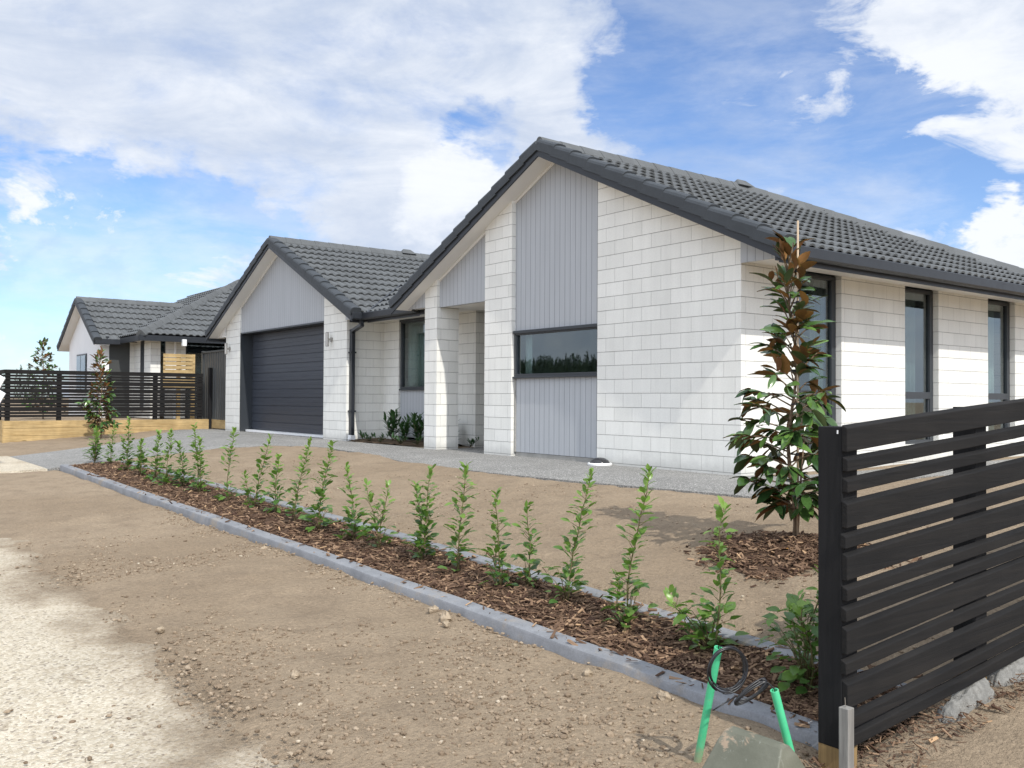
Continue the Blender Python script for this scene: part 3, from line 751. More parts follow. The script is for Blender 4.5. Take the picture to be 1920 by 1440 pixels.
# downpipe on the garage corner
def rect_tube(m_, path, w, d):
    for a, b in zip(path[:-1], path[1:]):
        a, b = Vector(a), Vector(b); t = (b-a).normalized(); u = Vector((1, 0, 0)) if abs(t.x) < .7 else Vector((0, 1, 0))
        if abs(t.z) < .9: u = Vector((0, 0, 1)).cross(t).normalized()
        v = t.cross(u).normalized(); u = v.cross(t)
        m_.loft([[p+u*i*w/2+v*j*d/2 for i, j in ((-1, -1), (1, -1), (1, 1), (-1, 1))] for p in (a-t*w*.35, b+t*w*.35)])
mb = MB(); rect_tube(mb, [(-8.72, .10, 2.23), (-8.72, .12, 2.13)], .085, .07); rect_tube(mb, [(-8.72, .12, 2.12), (-9.29, .235, 2.05)], .085, .06); rect_tube(mb, [(-9.29, .235, 2.05), (-9.29, .235, .10)], .10, .075)
dp = HB(mb, 'downpipe', TRIM, bevel=.008)
mb = MB(); mb.box(-9.345, -9.235, .18, .29, -.03, .085); HB(mb, 'pipe_shoe', WHITE, parent=dp, bevel=.01)
for z in (.52, 1.63):
    mb = MB(); mb.box(-9.349, -9.23, .178, .292, z, z+.03); HB(mb, 'pipe_bracket', TRIM, parent=dp)

# windows
def window_front(x0, x1, z0, z1, y, t=.05, head=True):
    m_ = MB(); m_.box(x0, x1, y, y+.07, z0, z0+t); m_.box(x0, x1, y, y+.07, z1-t, z1); m_.box(x0, x0+t, y, y+.07, z0+t, z1-t); m_.box(x1-t, x1, y, y+.07, z0+t, z1-t)
    if head: m_.box(x0-.0, x1, y-.025, y, z1-.03, z1+.012); m_.box(x0, x1, y-.03, y, z0-.012, z0+.012)
    w = HB(m_, 'window', FRAME, bevel=.004)
    g = MB(); g.box(x0+t-.004, x1-t+.004, y+.035, y+.041, z0+t-.004, z1-t+.004); HB(g, 'pane', GLASS, parent=w)
    return w
window_front(-4.025, -2.25, 1.085, 1.735, .045)
window_front(-8.75, -7.17, .945, 2.255, .965, .055)
def window_side(y0, y1, z0, z1, zm, t=.05, x=-.075):
    m_ = MB(); m_.box(x-.06, x, y0, y1, z0, z0+t); m_.box(x-.06, x, y0, y1, z1-t, z1); m_.box(x-.06, x, y0, y0+t, z0+t, z1-t); m_.box(x-.06, x, y1-t*1.7, y1, z0+t, z1-t); m_.box(x-.062, x+.004, y0+t, y1-t*1.7, zm-.045, zm+.045)
    m_.box(x-.05, x-.01, y1-t*1.7-.03, y1-t*1.7, z0+t, zm-.045)
    w = HB(m_, 'window', FRAME, bevel=.003)
    g = MB(); g.box(x-.035, x-.029, y0+t, y1-t*1.7, z0+t, zm-.045); HB(g, 'pane', GLASS, parent=w)
    g = MB(); g.box(x-.035, x-.029, y0+t, y1-t*1.7, zm+.045, z1-t); HB(g, 'pane', GLASS, parent=w)
    return w
for a, b in WIN: window_side(a, b, .22, ZS, .86)

def curtain(x0, y0, x1, y1, z0, z1, amp, waves, label, material=CURT):
    p0, p1 = Vector((x0, y0, 0)), Vector((x1, y1, 0)); d = p1-p0; nn_ = Vector((-d.y, d.x, 0)).normalized(); n_ = max(24, int(waves*12)); m_ = MB()
    rows = []
    for z in (z0, (z0+z1)/2, z1):
        rows.append([p0+d*(i/n_)+nn_*amp*math.sin(i/n_*waves*2*math.pi+.3*math.sin(i*.7))+Vector((0, 0, z)) for i in range(n_+1)])
    m_.loft(rows, closed=False)
    b = (p0+p1)/2; o = m_.build('curtain', material, smooth=True, loc=(b.x, b.y, z0))
    md = o.modifiers.new('thickness', 'SOLIDIFY'); md.thickness = .003
    return tag(o, label, 'curtain')
curtain(-3.94, .19, -3.79, .19, 1.0, 1.78, .008, 2, 'narrow white curtain edge behind the wide low front window', CURT)
curtain(-8.68, 1.10, -7.3, 1.10, .9, 2.26, .022, 9, 'pale curtain in the tall front window beside the porch column', CURT)
curtain(-.20, 3.36, -.20, 3.90, .2, 2.26, .02, 5, 'grey curtain in the middle side window of the white block wall', CURTD)
curtain(-.20, 5.58, -.20, 6.15, .2, 2.26, .02, 5, 'white curtain in the side window farthest from the corner', CURT)
curtain(-.22, 1.55, -.22, 1.83, .2, 2.26, .02, 3, 'pale curtain edge in the side window behind the staked magnolia', CURTD)

# wall lamps by the garage door
def wall_lamp(x, z, label):
    t = empty('wall_lamp', (x, YG, z), label, 'wall lamp', 'steel lamps either side of the garage door')
    m_ = MB(); m_.tube([(0, -.10, -.13), (0, -.10, .13)], .034, 14); m_.build('lamp_tube', STEEL, t, smooth=False)
    m_ = MB(); m_.tube([(0, -.002, 0), (0, -.02, 0)], .05, 14); m_.box(-.02, .02, -.075, -.01, -.02, .02); m_.build('bracket', STEEL, t)
    for z in (.131, -.137):
        m_ = MB(); m_.tube([(0, -.10, z), (0, -.10, z+.006)], .028, 12); m_.build('lens', LAMPG, t)
    return t
wall_lamp(-15.45, 1.96, 'steel up and down lamp left of the garage door')
wall_lamp(-9.98, 1.92, 'steel up and down lamp on the pier between garage door and downpipe')

# ------------------------------------------------------------------ neighbouring house
nb = empty('neighbour_house', (-22, 2, .2), 'neighbouring white house with grey tiled roof behind the left fence', 'house')
S2 = .5
def NB(mb_, name, mats, parent=None, loc=None, **kw):
    loc = Vector(loc) if loc else Vector((0, 0, 0)); o = mb_.build(name, mats, None, loc=tuple(loc), **kw); par = parent or nb; o.parent = par
    pw = Vector((0, 0, 0)); q = par
    while q is not None: pw += q.location; q = q.parent
    o.location = loc-pw; return o
XN = -22.95
def zn(x): return 3.50-.55*abs(x-XN)
mb = MB(); mb.prism([(-24.9, .2), (-20.95, .2), (-20.95, zn(-20.95)), (XN, zn(XN)), (-24.9, zn(-24.9))], 'y', -1.5, -1.4); mb.box(-21.05, -20.95, -1.4, -1.28, .2, 2.5); mb.box(-24.9, -24.8, -1.4, 8, .2, 2.4); NB(mb, 'wall', RENDER)
mb = MB(); mb.box(-21.05, -20.95, -.72, -.6, .2, 2.5); mb.box(-21, -19.3, -.62, -.52, .2, 2.5)
for a, b in ((-.52, -.36), (-.22, .32)): mb.box(-19.4, -19.3, a, b, .2, 2.5)
mb.box(-19.4, -19.3, 2.6, 8, .2, 2.5); mb.box(-24.9, -19.3, 7.9, 8, .2, 2.5); NB(mb, 'wall', BLOCK, loc=(-19.3, -.52, .2))
mb = MB(); mb.box(-21.02, -20.97, -1.28, -.72, .2, 2.32); NB(mb, 'entry_door', SCREENM)
for y0, y1 in ((-.36, -.22),):
    mb = MB(); mb.box(-19.38, -19.34, y0, y1, .4, 2.4); w = NB(mb, 'window', FRAME); mb = MB(); mb.box(-19.337, -19.333, y0+.03, y1-.03, .45, 2.35); NB(mb, 'pane', GLASS, parent=w)
mb = MB(); mb.box(-19.4, -19.36, .32, 2.6, .2, 2.4); w = NB(mb, 'sliding_door', TRIM); mb = MB(); mb.box(-19.357, -19.352, .38, 2.55, .25, 2.35); NB(mb, 'pane', GLASS, parent=w)
mb = MB(); mb.box(-20.2, -19.9, -.64, -.61, .4, 2.4); NB(mb, 'window', FRAME)
mb = MB(); mb.box(-23.75, -22.55, -1.53, -1.48, .9, 2.05); w = NB(mb, 'window', FRAME); mb = MB(); mb.box(-23.70, -23.18, -1.545, -1.535, .95, 2.0); mb.box(-23.12, -22.60, -1.545, -1.535, .95, 2.0); NB(mb, 'pane', GLASS, parent=w)
mb = MB(); mb.prism([(XN-2.35, zn(XN-2.35)), (XN, zn(XN)), (XN+2.35, zn(XN+2.35)), (XN+2.35, zn(XN+2.35)+.02), (XN, zn(XN)+.02), (XN-2.35, zn(XN-2.35)+.02)], 'y', -1.74, -1.35)
mb.box(-20.95, -18.75, -1.02, -.5, 2.34, 2.36); mb.box(-19.3, -18.75, -.5, 8, 2.34, 2.36); NB(mb, 'soffit', SOFFIT)
mb = MB()
for sgn in (-1, 1):
    mb.prism([(XN, 3.51), (XN+sgn*2.36, 3.51-.55*2.36), (XN+sgn*2.36, 3.60-.55*2.36), (XN, 3.60)], 'y', -1.77, -1.745)
mb.box(-20.95, -20.625, -1.42, -1.36, 2.22, 2.46); mb.box(-20.62, -20.56, -1.74, -1.02, 2.24, 2.38); mb.box(-20.6, -18.72, -1.08, -1.03, 2.27, 2.42); mb.box(-18.76, -18.70, -1.08, 8.2, 2.27, 2.42); NB(mb, 'gutter', TRIM)
zc = 2.44
def hipN(c): return c[:, 1] > -1.05-(-18.72-c[:, 0])*-1-.02
def hipF(c): return (-18.72-c[:, 0]) > (c[:, 1]+1.05)-.02
nroof = roof_part([
    tile_slope((XN, 0, 3.63), (0, 1, 0), (1, 0, 0), -1.73, 1.6, 2.36, None, e=.337, p=.18, slope=.55, ns=8),
    tile_slope((XN, 0, 3.63), (0, 1, 0), (-1, 0, 0), -1.73, 1.6, 2.36, None, e=.337, p=.18, slope=.55, ns=4),
    tile_slope((-18.72-4.2, 0, zc+4.2*S2), (0, 1, 0), (1, 0, 0), -1.1, 8.0, 4.2, lambda c: (c[:, 1]+1.05) > (-18.72-c[:, 0])-.02, e=.35, p=.18, slope=S2, ns=8),
    tile_slope((0, -1.05+4.2, zc+4.2*S2), (1, 0, 0), (0, -1, 0), -27, -18.7, 4.2, lambda c: (c[:, 1]+1.05) < (-18.72-c[:, 0])+.02, e=.35, p=.18, slope=S2, ns=8)],
    [underlay((XN, 0, 3.63), (0, 1, 0), (1, 0, 0), -1.72, 1.6, 2.36, slope=.55), underlay((XN, 0, 3.63), (0, 1, 0), (-1, 0, 0), -1.72, 1.6, 2.36, slope=.55),
     underlay((-22.92, 0, zc+4.2*S2), (0, 1, 0), (1, 0, 0), 3.15, 8.0, 0.0)[:2]+[Vector((-18.72, 8, zc-.02)), Vector((-18.72, -1.05, zc-.02))],
     [Vector((-27, 3.15, zc+2.08)), Vector((-22.92, 3.15, zc+2.08)), Vector((-18.72, -1.05, zc-.02)), Vector((-27, -1.05, zc-.02))]], nb)
for sgn in (-1, 1): NB(barge(XN, -1.75, 2.36, sgn, 3.63, .55, .337), 'barge_tile', CAPM, parent=nroof)
NB(caps((XN, -1.73, 3.66), (XN, 1.35, 3.66)), 'ridge_cap', TILE, parent=nroof)
NB(caps((-18.72, -1.05, zc+.03), (-22.92, 3.15, zc+.03+4.2*S2)), 'hip_cap', TILE, parent=nroof)
NB(caps((-22.92, 3.15, zc+.03+4.2*S2), (-22.92, 8, zc+.03+4.2*S2)), 'ridge_cap', TILE, parent=nroof)
mb = MB(); mb.tube([(-19.25, .02, .2), (-19.25, .02, 2.34)], .035, 8); NB(mb, 'downpipe', WHITE)
mb = MB(); mb.box(-18.74, -18.62, .02, .13, 2.16, 2.34); NB(mb, 'flood_light', WHITE, bevel=.01)

# ------------------------------------------------------------------ front side fence (right), rising with the ground
SEQ = 'wnnwnwnnwnwnn'
def slat_heights(top, gap=.0185, w=.09, n_=.0495):
    out = []; z = top
    for c in SEQ:
        h_ = w if c == 'w' else n_; out.append((z-h_, z)); z -= h_+gap
    return out
RISE = .072
rf = empty('slat_fence', (4.42, -5.12, -.42), 'black stained slat fence nearest the camera at the right edge', 'fence')
def RFB(mb_, name, mats, parent=None, **kw):
    o = mb_.build(name, mats, None, loc=tuple(rf.location), **kw); o.parent = parent or rf; o.location = (0, 0, 0); return o
FX = 4.470
rs = random.Random(5)
for a, b in slat_heights(.700):
    y0, y1 = -5.125+rs.uniform(-.008, .008), .6; mb = MB(); j = rs.uniform(-.004, .004)
    rings = []; p1, p2 = rs.uniform(0, 6), rs.uniform(0, 6)
    for k in range(15):
        y = y0+(y1-y0)*k/14; dz = (y+5.12)*RISE+j+.0022*math.sin(y*2.1+p1); ox = FX+.0016*math.sin(y*1.7+p2)
        rings.append([(ox, y, a+dz), (ox+.021, y, a+dz), (ox+.021, y, b+dz-.011), (ox, y, b+dz)])
    mb.loft(rings)
    RFB(mb, 'slat', FENCE, bevel=.003)
for k in range(6):
    y = -5.12+.92*k; dz = (y+5.12)*RISE
    mb = MB(); mb.box(4.378, FX-.001, y, y+.092, -.34+dz if k else -.375, .695+dz); p = RFB(mb, 'post', POSTM, bevel=.003)
    mb = MB(); mb.box(4.379, FX-.002, y+.001, y+.091, -.75+dz, -.34+dz if k else -.375); RFB(mb, 'post_base', RAWP, parent=p)
# nearest post carries a little nail, its glint put in as plain white
mb = MB(); mb.box(4.452, 4.456, -5.123, -5.119, .672, .684); RFB(mb, 'nail', WHITE)

# rough concrete spilled along the fence line
def lump(mb_, c, r, seed, n=9, mm=6, tint=None):
    rr = random.Random(seed); rings = []
    ph = [rr.uniform(0, 6.28) for _ in range(4)]
    for i in range(mm+1):
        t = math.pi*i/mm; ring = []
        for j in range(n):
            p = 2*math.pi*j/n; k = 1+.16*math.sin(2*p+ph[0]+t)+.12*math.sin(3*p+ph[1]-2*t)+.12*math.sin(3*t+ph[2])+rr.uniform(-.06, .06)
            ring.append((c[0]+r[0]*k*math.sin(t)*math.cos(p), c[1]+r[1]*k*math.sin(t)*math.sin(p), c[2]+r[2]*k*math.cos(t)))
        rings.append(ring)
    mb_.loft(rings, True, False, 0, tint)
def ragged_beam(y0, y1, seed, label):
    n1_, n2_ = int((y1-y0)/.008), 22; yy = np.linspace(y0, y1, n1_); th = np.linspace(0, np.pi, n2_); YY_, TH = np.meshgrid(yy, th, indexing='ij')
    endk = np.clip(np.minimum(YY_-y0, y1-YY_)/.05, 0.05, 1)**.5
    r_ = (.060+.030*fbm(YY_*7, TH*1.0, seed, 2)+.014*fbm(YY_*26, TH*4, seed+5, 2)+.004*fbm(YY_*80, TH*14, seed+9, 2))*endk
    X_ = 4.462+.02+r_*np.cos(TH)*.85; Z_ = G(4.5, YY_)-.03+r_*np.sin(TH)*1.45; i_ = np.arange(YY_.size).reshape(YY_.shape)
    mid_ = np.array([4.48, (y0+y1)/2, g1(4.48, (y0+y1)/2)])
    o = fast_mesh('concrete_footing', np.stack([X_, YY_+.012*fbm(YY_*9, TH*3, seed+2), Z_], -1).reshape(-1, 3)-mid_, np.stack([i_[:-1, :-1], i_[1:, :-1], i_[1:, 1:], i_[:-1, 1:]], -1).reshape(-1, 4), FOOTING, smooth=True)
    o.location = mid_; tag(o, label, 'footing', 'concrete footings under the right fence')
ragged_beam(-4.50, -4.12, 21, 'rough grey concrete footing at the foot of the second fence post')
ragged_beam(-4.09, -3.20, 27, 'long ragged concrete footing under the slats at the right edge')

# grey survey peg
tp = Vector(CAM+ray(1587, 1326)*2.88)
peg = empty('timber_peg', (tp.x, tp.y, g1(tp.x, tp.y)), 'grey weathered timber peg in front of the nearest fence post', 'peg')
h_ = tp.z-peg.location.z
mb = MB(); mb.loft([[(x, y, z) for x, y in ((-.017, -.017), (.017, -.017), (.017, .017), (-.017, .017))] for z in (-.15, h_)]); mb.build('peg_body', GREYW, peg, bevel=.002)
mb = MB(); mb.tube([(-.002, 0, h_-.01), (-.004, -.002, h_+.03)], .0012, 6); mb.build('nail', STEEL, peg)

# ------------------------------------------------------------------ left boundary fence on a timber retaining wall
lf = empty('slat_fence', (-17.0, -2.2, .2), 'black slat fence on a timber retaining wall in front of the neighbouring house', 'fence')
def LFB(mb_, name, mats, parent=None, **kw):
    o = mb_.build(name, mats, None, loc=tuple(lf.location), **kw); o.parent = parent or lf; o.location = (0, 0, 0); return o
for a, b in slat_heights(1.385, .0145, .096, .053):
    mb = MB(); mb.box(-16.98, -16.96, -4.43, .02, a, b); LFB(mb, 'slat', FENCE, bevel=.002)
    mb = MB(); mb.box(-24.5, -16.985, -4.45, -4.43, a, b); LFB(mb, 'slat', FENCEX, bevel=.002)
for y in (-4.42, -3.36, -2.27, -1.19, -.09):
    mb = MB(); mb.box(-17.075, -16.982, y, y+.095, .1, 1.38); LFB(mb, 'post', POSTM)
for x in (-18.2, -19.4, -20.6, -21.8, -23.0):
    mb = MB(); mb.box(x, x+.095, -4.428, -4.335, .1, 1.38); LFB(mb, 'post', POSTM)
rw = empty('retaining_wall', (-16.95, -2.2, 0), 'low yellow pine retaining wall under the left slat fence', 'retaining wall')
def RWB(mb_, name, mats, **kw):
    o = mb_.build(name, mats, None, loc=tuple(rw.location), **kw); o.parent = rw; o.location = (0, 0, 0); return o
for k in range(4):
    z1 = .225-.172*k
    mb = MB(); mb.box(-17.0, -16.95, -4.46, .28, z1-.168, z1); RWB(mb, 'plank', PINE, bevel=.004)
    mb = MB(); mb.box(-24.6, -17.005, -4.47, -4.42, z1-.168, z1); RWB(mb, 'plank', PINEX, bevel=.004)
mb = MB(); mb.box(-17.1, -17.005, -4.41, -4.30, -.6, .2); RWB(mb, 'wall_post', RAWP)

# steel side fence and gate post
sg = empty('steel_gate', (-16.5, .25, 0), 'dark grey ribbed steel gate panel between garage and left fence', 'gate')
mb = MB(); pr = []
x = -17.62
while x < -15.76: pr += [(x, .25), (x+.05, .25), (x+.06, .27), (x+.11, .27), (x+.12, .25)]; x += .17
pts = pr+[(q[0], q[1]+.004) for q in pr[::-1]]
mb.prism(pts, 'z', .22, 1.93); o = mb.build('panel', SCREENM, None, loc=tuple(sg.location)); o.parent = sg; o.location = (0, 0, 0)
for args, nm, mm_ in (((-17.70, -15.74, .22, .29, 1.93, 1.975), 'top_rail', SCREENM), ((-17.72, -17.63, .22, .30, 0, 1.99), 'post', SCREENM), ((-17.62, -15.74, .24, .30, .0, .215), 'plinth', PINEX), ((-17.05, -16.93, .17, .235, -.05, 1.54), 'latch_post', POSTM)):
    mb = MB(); mb.box(*args); o = mb.build(nm, mm_, None, loc=tuple(sg.location), bevel=.004); o.parent = sg; o.location = (0, 0, 0)
# pine slat screen behind the fence
ps = empty('slat_screen', (-18.4, -.15, .2), 'small raw pine slat screen standing behind the black fence', 'screen')
for k in range(9):
    z = 1.93-k*.105; mb = MB(); mb.box(-18.41, -18.39, -.55, .22, z-.088+.0, z); o = mb.build('slat', PINE, None, loc=tuple(ps.location)); o.parent = ps; o.location = (0, 0, 0); o.rotation_euler.x = .0
for y in (-.18, .20):
    mb = MB(); mb.box(-18.50, -18.412, y, y+.09, .2, 1.935); o = mb.build('post', PINE, None, loc=tuple(ps.location)); o.parent = ps; o.location = (0, 0, 0)

# ------------------------------------------------------------------ concrete edging, mulch, stones
def edging(pts, w, label, seed):
    """pts: centre line; section with rounded top and a sloping outer face"""
    m_ = MB(); rings = []
    P = np.array(pts); L = np.concatenate([[0], np.cumsum(np.hypot(*np.diff(P, axis=0).T))]); n_ = int(L[-1]/.12)
    for i in range(n_+1):
        s_ = L[-1]*i/n_; x, y = np.interp(s_, L, P[:, 0]), np.interp(s_, L, P[:, 1])
        wob = float(fbm(np.array(x*2.3), np.array(seed+.5), seed))*.008; z = g1(x, y)+float(fbm(np.array(x*1.1), np.array(seed+3.5), seed))*.005
        hw = w/2
        sec = [(-hw-.014, -.10), (-hw-.008, .018), (-hw-.002, .030), (-hw+.012, .037), (hw-.008, .040), (hw-.001, .034), (hw+.004, -.10)]
        rings.append([(x, y+wob+a, z+b) for a, b in sec])
    m_.loft(rings)
    c = P.mean(0); o = m_.build('garden_edging', KERB, smooth=True, loc=(c[0], c[1], g1(*c)))
    md = o.modifiers.new('split', 'EDGE_SPLIT'); md.split_angle = rad(28)
    return tag(o, label, 'garden edging', 'poured edging strips along the hedge bed')
edging([(-8.95, -4.80), (-6, -4.845), (0, -4.87), (4.30, -4.93)], .105, 'blue grey poured concrete edging between the mulch and the bare verge', 1)
edging([(-8.6, -4.02), (-5.5, -4.03), (0, -4.16), (2.4, -4.27), (4.33, -4.40)], .095, 'blue grey poured concrete edging between the mulch and the front lawn area', 2)

def bed_z(x, y): return G(x, y)+.012+.018*np.exp(-((y+4.47)/.3)**2)+.02*fbm(x*5, y*5, 31)
bx = np.arange(-8.85, 4.36, .05); by = np.linspace(0, 1, 22)
BX, BY = np.meshgrid(bx, by, indexing='ij'); top = np.interp(BX, [-8.85, -5.5, 0, 2.4, 4.36], [-4.06, -4.07, -4.20, -4.31, -4.43]); lowb = np.interp(BX, [-8.95, -6, 0, 4.36], [-4.80, -4.845, -4.87, -4.93])+.02; top += .05; BY = lowb+(top-lowb)*BY
i_ = np.arange(BX.size).reshape(BX.shape); Fb = np.stack([i_[:-1, :-1], i_[1:, :-1], i_[1:, 1:], i_[:-1, 1:]], -1).reshape(-1, 4)
tag(fast_mesh('mulch_bed', np.stack([BX, BY, bed_z(BX, BY)], -1).reshape(-1, 3), Fb, MULCHB, smooth=True), kind='structure')

def chips(name, X, Y, Z, seed, smin=.012, smax=.075, parent=None, lab=None):
    r = np.random.RandomState(seed); n_ = len(X)
    L = smin+(smax-smin)*r.rand(n_)**2.2; Wd = L*(.09+.24*r.rand(n_)); T = Wd*(.18+.3*r.rand(n_))
    yaw = r.rand(n_)*2*np.pi; pit = r.randn(n_)*.28; rol = r.randn(n_)*.4
    d = np.stack([np.cos(yaw)*np.cos(pit), np.sin(yaw)*np.cos(pit), np.sin(pit)], -1)
    s_ = np.stack([-np.sin(yaw), np.cos(yaw), 0*yaw], -1); u = np.cross(d, s_); s2 = s_*np.cos(rol)[:, None]+u*np.sin(rol)[:, None]; u2 = np.cross(d, s2)
    C0 = np.stack([X, Y, Z], -1); vs = []
    for a in (-.5, .5):
        for b in (-.5, .5):
            for c in (-.5, .5):
                tap = (.45+.5*r.rand(n_)) if a > 0 else 1
                vs.append(C0+d*(L*a)[:, None]+s2*(Wd*b*tap)[:, None]+u2*(T*c)[:, None])
    V = np.stack(vs, 1).reshape(-1, 3)
    f = np.array([(0, 1, 3, 2), (4, 6, 7, 5), (0, 4, 5, 1), (2, 3, 7, 6), (0, 2, 6, 4), (1, 5, 7, 3)])
    F_ = (np.arange(n_)[:, None, None]*8+f[None]).reshape(-1, 4)
    return tag(fast_mesh(name, V, F_, CHIP, tint=np.repeat(r.rand(n_), 8)), kind='stuff')
r0 = np.random.RandomState(9)
n_ = 21000; cx = 4.33-13.1*r0.rand(n_)**1.75; t_ = r0.rand(n_)
tp_ = np.interp(cx, [-8.85, -5.5, 0, 2.4, 4.36], [-4.08, -4.10, -4.23, -4.33, -4.45]); lo_ = np.interp(cx, [-8.95, -6, 0, 4.36], [-4.80, -4.845, -4.87, -4.93])+.055; cy = lo_+(tp_-lo_)*t_; sp_ = r0.rand(n_); cy = np.where(sp_ < .012, lo_-.10*r0.rand(n_), np.where(sp_ > .985, tp_+.16*r0.rand(n_), cy))
o = chips('bark_mulch', cx, cy, np.where((cy < lo_) | (cy > tp_), G(cx, cy)+.042, bed_z(cx, cy)+.004)+.008*r0.rand(n_), 10); tag(o, 'brown bark chips covering the hedge bed between the edgings', 'mulch')
# mulch ring round the staked magnolia
n_ = 4200; an = r0.rand(n_)*2*np.pi; rr_ = np.where(r0.rand(n_) < .88, np.sqrt(r0.rand(n_)), 1+.28*r0.rand(n_)**2)*(1+.12*np.sin(3*an)+.1*np.sin(5*an+1)+.08*np.sin(9*an)); TX, TY = 2.60, -2.80
rx = TX+.62*rr_*np.cos(an)+0*an; ry = TY+.50*rr_*np.sin(an)
o = chips('bark_mulch', rx, ry, G(rx, ry)+.10*np.clip(1-rr_, 0, 1)**.8+.01*r0.rand(n_), 12); tag(o, 'heap of brown bark chips round the foot of the staked magnolia', 'mulch')
mb = MB(); rings = []
for q in (1.02, .8, .5, .2, .02):
    rings.append([(TX+.6*q*(1+.12*math.sin(3*a)+.1*math.sin(5*a+1))*math.cos(a), TY+.48*q*(1+.12*math.sin(3*a)+.1*math.sin(5*a+1))*math.sin(a), g1(TX+.6*q*math.cos(a), TY+.48*q*math.sin(a))-.012+.10*max(0, 1-q)**.8) for a in [2*math.pi*k/28 for k in range(28)]])
mb.loft(rings, True, False); tag(mb.build('mulch_mound', MULCHB, smooth=True), kind='structure')
# chips under the right fence
n_ = 1300; rx = 4.36+.28*r0.rand(n_)**1.6; ry = -5.2+1.3*r0.rand(n_)
o = chips('bark_mulch', rx, ry, G(rx, ry)+.012+.01*r0.rand(n_), 14, .01, .045); tag(o, 'loose bark chips lying under the bottom slats of the right fence', 'mulch')

ICO = np.array([(0, 0, 1), (.894, 0, .447), (.276, .851, .447), (-.724, .526, .447), (-.724, -.526, .447), (.276, -.851, .447), (.724, .526, -.447), (-.276, .851, -.447), (-.894, 0, -.447), (-.276, -.851, -.447), (.724, -.526, -.447), (0, 0, -1)])
IF = np.array([(0, 1, 2), (0, 2, 3), (0, 3, 4), (0, 4, 5), (0, 5, 1), (1, 6, 2), (2, 7, 3), (3, 8, 4), (4, 9, 5), (5, 10, 1), (6, 7, 2), (7, 8, 3), (8, 9, 4), (9, 10, 5), (10, 6, 1), (11, 7, 6), (11, 8, 7), (11, 9, 8), (11, 10, 9), (11, 6, 10)])
def pebbles(X, Y, Z, R_, seed, tint):
    r = np.random.RandomState(seed); n_ = len(X)
    sc = R_[:, None]*np.stack([.7+.7*r.rand(n_), .7+.7*r.rand(n_), .45+.45*r.rand(n_)], -1); yaw = r.rand(n_)*6.28
    V = ICO[None]*(1+.45*(r.rand(n_, 12, 1)-.5))*sc[:, None]
    c, s_ = np.cos(yaw)[:, None], np.sin(yaw)[:, None]
    V = np.stack([V[..., 0]*c-V[..., 1]*s_, V[..., 0]*s_+V[..., 1]*c, V[..., 2]], -1)+np.stack([X, Y, Z], -1)[:, None]
    F_ = (np.arange(n_)[:, None, None]*12+IF[None]).reshape(-1, 3)
    return V.reshape(-1, 3), F_, np.repeat(tint, 12)
gz = lambda X, Y: G(X, Y)+.009*np.exp(-((Y+5.0)/.10)**2)*(X > -8.8)*(X < 4.3)+.03*fbm(X*.9, Y*.9, 3)+.018*fbm(X*4, Y*4, 7)+.012*fbm(X*12, Y*12, 11, 3)
# clods and stones over the verge and the lawn soil, denser in patches and near the edging
n_ = 60000; X = np.concatenate([5.6-9*r0.rand(n_)**1.6, 4.2-11*r0.rand(9000)**1.2]); Y = np.concatenate([-8.3+3.35*r0.rand(n_), -4.0+2.4*r0.rand(9000)])
k_ = (fbm(X*1.6, Y*1.6, 40)+.35*np.exp(-((Y+5.02)/.13)**2)+.12*r0.randn(len(X))) > .17
k_ &= ~((Y > -4.98) & (Y < -4.0)); k_ &= ~((Y < -6.6) & (r0.rand(len(X)) > .12))
X, Y = X[k_], Y[k_]
qx = 3.35+.55*r0.randn(2600); qy = -5.55+.32*r0.randn(2600); qk = (qy < -5.02) & (qx < 4.3)
X = np.concatenate([X, qx[qk]]); Y = np.concatenate([Y, qy[qk]]); R_ = .0032+.0098*r0.rand(len(X))**3.2
V, F_, tn = pebbles(X, Y, gz(X, Y)-.02*((Y < -6.55) & (X > -8.4))+R_*.25, R_, 41, r0.rand(len(X)))
tag(fast_mesh('soil_clods', V, F_, PEB, tint=tn), 'small clods and pebbles scattered over the bare soil', 'soil clods', kind='stuff')
# single larger stones
for k, (x, y, r_, lab) in enumerate([(2.03, -5.08, .038, 'pale stone against the edging, the largest on the verge'), (1.86, -5.05, .032, 'squarish brown stone leaning on the edging beside the pale stone'), (2.12, -5.14, .02, 'small flat stone just in front of the pale stone by the edging'),
                                      (3.20, -5.10, .024, 'brown clod touching the edging near the green conduits'), (-.55, -5.06, .03, 'brown clod beside the edging halfway along the bed'), (1.2, -6.35, .022, 'white stone on the verge nearest the footpath'), (2.35, -6.1, .024, 'flat dark stone lying in the middle of the verge'),
                                      (3.62, -5.06, .028, 'clod resting on the edging left of the tall green conduit'), (2.2, -3.98, .018, 'small white stone on the lawn soil behind the hedge bed')]):
    mb = MB(); lump(mb, (x, y, 0), (r_*1.2, r_*.9, r_*.75), 60+k, 9, 6); o = mb.build('stone', STONE, loc=(x, y, 0), bevel=.001); o.location.z = g1(x, y)+r_*.45; tag(o, lab, 'stone', 'larger stones on the bare soil')

